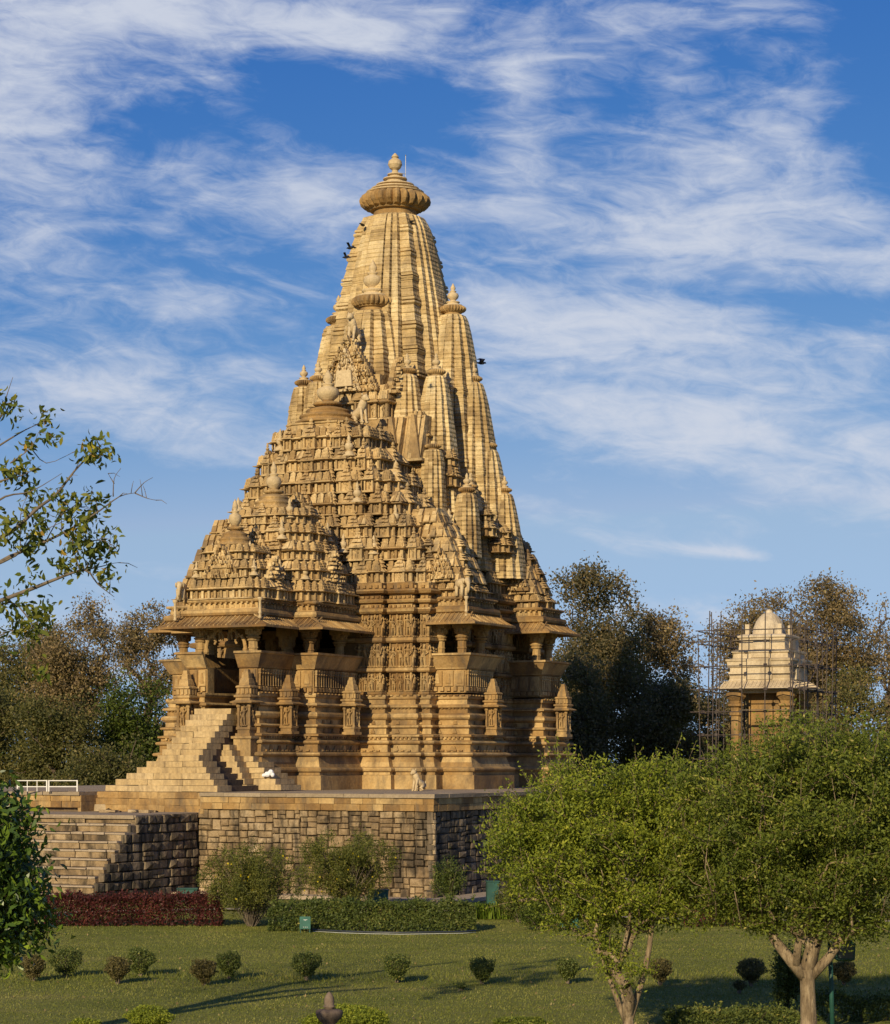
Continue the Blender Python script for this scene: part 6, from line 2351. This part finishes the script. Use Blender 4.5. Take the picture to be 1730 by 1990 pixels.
# stone urn finial
YU = 40.0
ub = Vector(((640 - CX) / FPX * YU, YU, 0))
e = empty('stone_urn', ub)
tag(e, 'dark stone urn finial with a pale bud tip in front of a clipped dome', 'urn')
m = MB(1)
m.tint = .5
m.sweep(sq(.2), [(.08, -.05), (.08, .12), (0, .16), (0, .42), (.05, .46), (.05, .52), (-.1, .55)], cap=True)
m.build('pedestal', M['dark_stone'], e)
m = MB(2)
m.tint = .5
m.lathe([(.10, .54), (.12, .58), (.09, .62), (.16, .68), (.225, .76), (.245, .83), (.235, .87), (.17, .895), (.09, .90)], (0, 0, 0), 24)
m.build('bowl', M['dark_stone'], e, smooth=True)
m = MB(3)
m.tint = .8
m.lathe([(.085, .88), (.085, .92), (.105, .935), (.112, .955), (.085, .97), (.09, 1.02), (.088, 1.07), (.07, 1.13), (.04, 1.18), (.008, 1.205)], (0, 0, 0), 20)
m.build('bud', M['dark_stone'], e, smooth=True)

# lamp post with floodlight
YL = 43.0
lb = Vector(((1616 - CX) / FPX * YL, YL, 0))
e = empty('floodlight_post', lb)
tag(e, 'green metal post with a dark floodlight head beside the thick trunk', 'lamp post')
m = MB(1)
m.tint = .5
m.tube([(.03, 0, -.1), (.0, 0, 1.0), (-.03, 0, 1.85)], [.05, .045, .045], 10)
m.build('pole', M['green_paint'], e, smooth=True)
m = MB(2)
m.tint = .5
m.box(-.03, -.03, 1.55, .16, .03, 1.62)
m.build('bracket', M['green_paint'], e)
hd = MB(3)
hd.tint = .5
hd.sweep([(.06, -.16), (.42, -.16), (.42, .16), (.06, .16)], [(-.06, 1.48), (0, 1.52), (.01, 1.82), (-.05, 1.88)], cap=True)
ho = hd.build('lamp_head', M['green_paint'], e)
m = MB(4)
m.box(.10, -.19, 1.55, .38, -.165, 1.80)
m.build('glass', M['glass'], ho)


# ---- birds -------------------------------------------------------------------------------------------------------
def bird_mesh(up):
    m = MB(1)
    m.tint = .5
    m.tube([(-.30, 0, .0), (-.22, 0, .02), (-.05, 0, .03), (.12, 0, .06), (.20, 0, .10), (.26, 0, .11), (.33, 0, .09)], [.03, .05, .09, .085, .06, .055, .008], 7)
    m.tube([(-.22, 0, .02), (-.42, 0, -.02)], [.05, .025], 5)
    for sg in (-1, 1):
        if up:
            ln = [(0.02, sg * .06, .07), (.06, sg * .28, .07 + up * .26), (-.06, sg * .52, .07 + up * .16)]
        else:
            ln = [(.08, sg * .08, .05), (-.12, sg * .10, .06), (-.34, sg * .05, .0)]
        i = len(m.v)
        for (x, y, z) in ln:
            cw = .13 if up else .05
            m.v += [(x + cw * .5, y, z + .008), (x - cw, y, z - .005), (x - cw, y, z - .018), (x + cw * .5, y, z - .008)]
        for q in range(2):
            for k in range(4):
                k2 = (k + 1) % 4
                m.f.append((i + q * 4 + k, i + q * 4 + k2, i + q * 4 + 4 + k2, i + q * 4 + 4 + k))
                m.t.append(.5)
        m.f += [(i + 8, i + 9, i + 10, i + 11)]
        m.t += [.5]
    return m.mesh('body', M['feather'])


BF, BP = bird_mesh(1), bird_mesh(0)
for (px, py, Y, me_, rz, sc, lab) in ((681, 483, 99, BF, 2.6, .62, 'black bird flying left of the tower, the upper one'), (673, 501, 98, BF, 2.8, .55, 'black bird flying left of the tower, the lower one'),
                                      (704, 438, 110.6, BP, 1.2, .8, 'black bird perched on the left shoulder of the tower'), (797, 433, 110.5, BP, 2.2, .85, 'black bird perched below the ribbed ring stone'),
                                      (935, 707, 111.5, BF, .3, .8, 'black bird landing on a small finial right of the tower'), (1687, 1891, 58.0, BP, .5, .5, 'small dark bird standing on the lawn at the right')):
    e = inst('bird', me_, None, at(px, py, Y), rz, sc, (R(12), R(8), rz))
    tag(e, lab, 'bird')
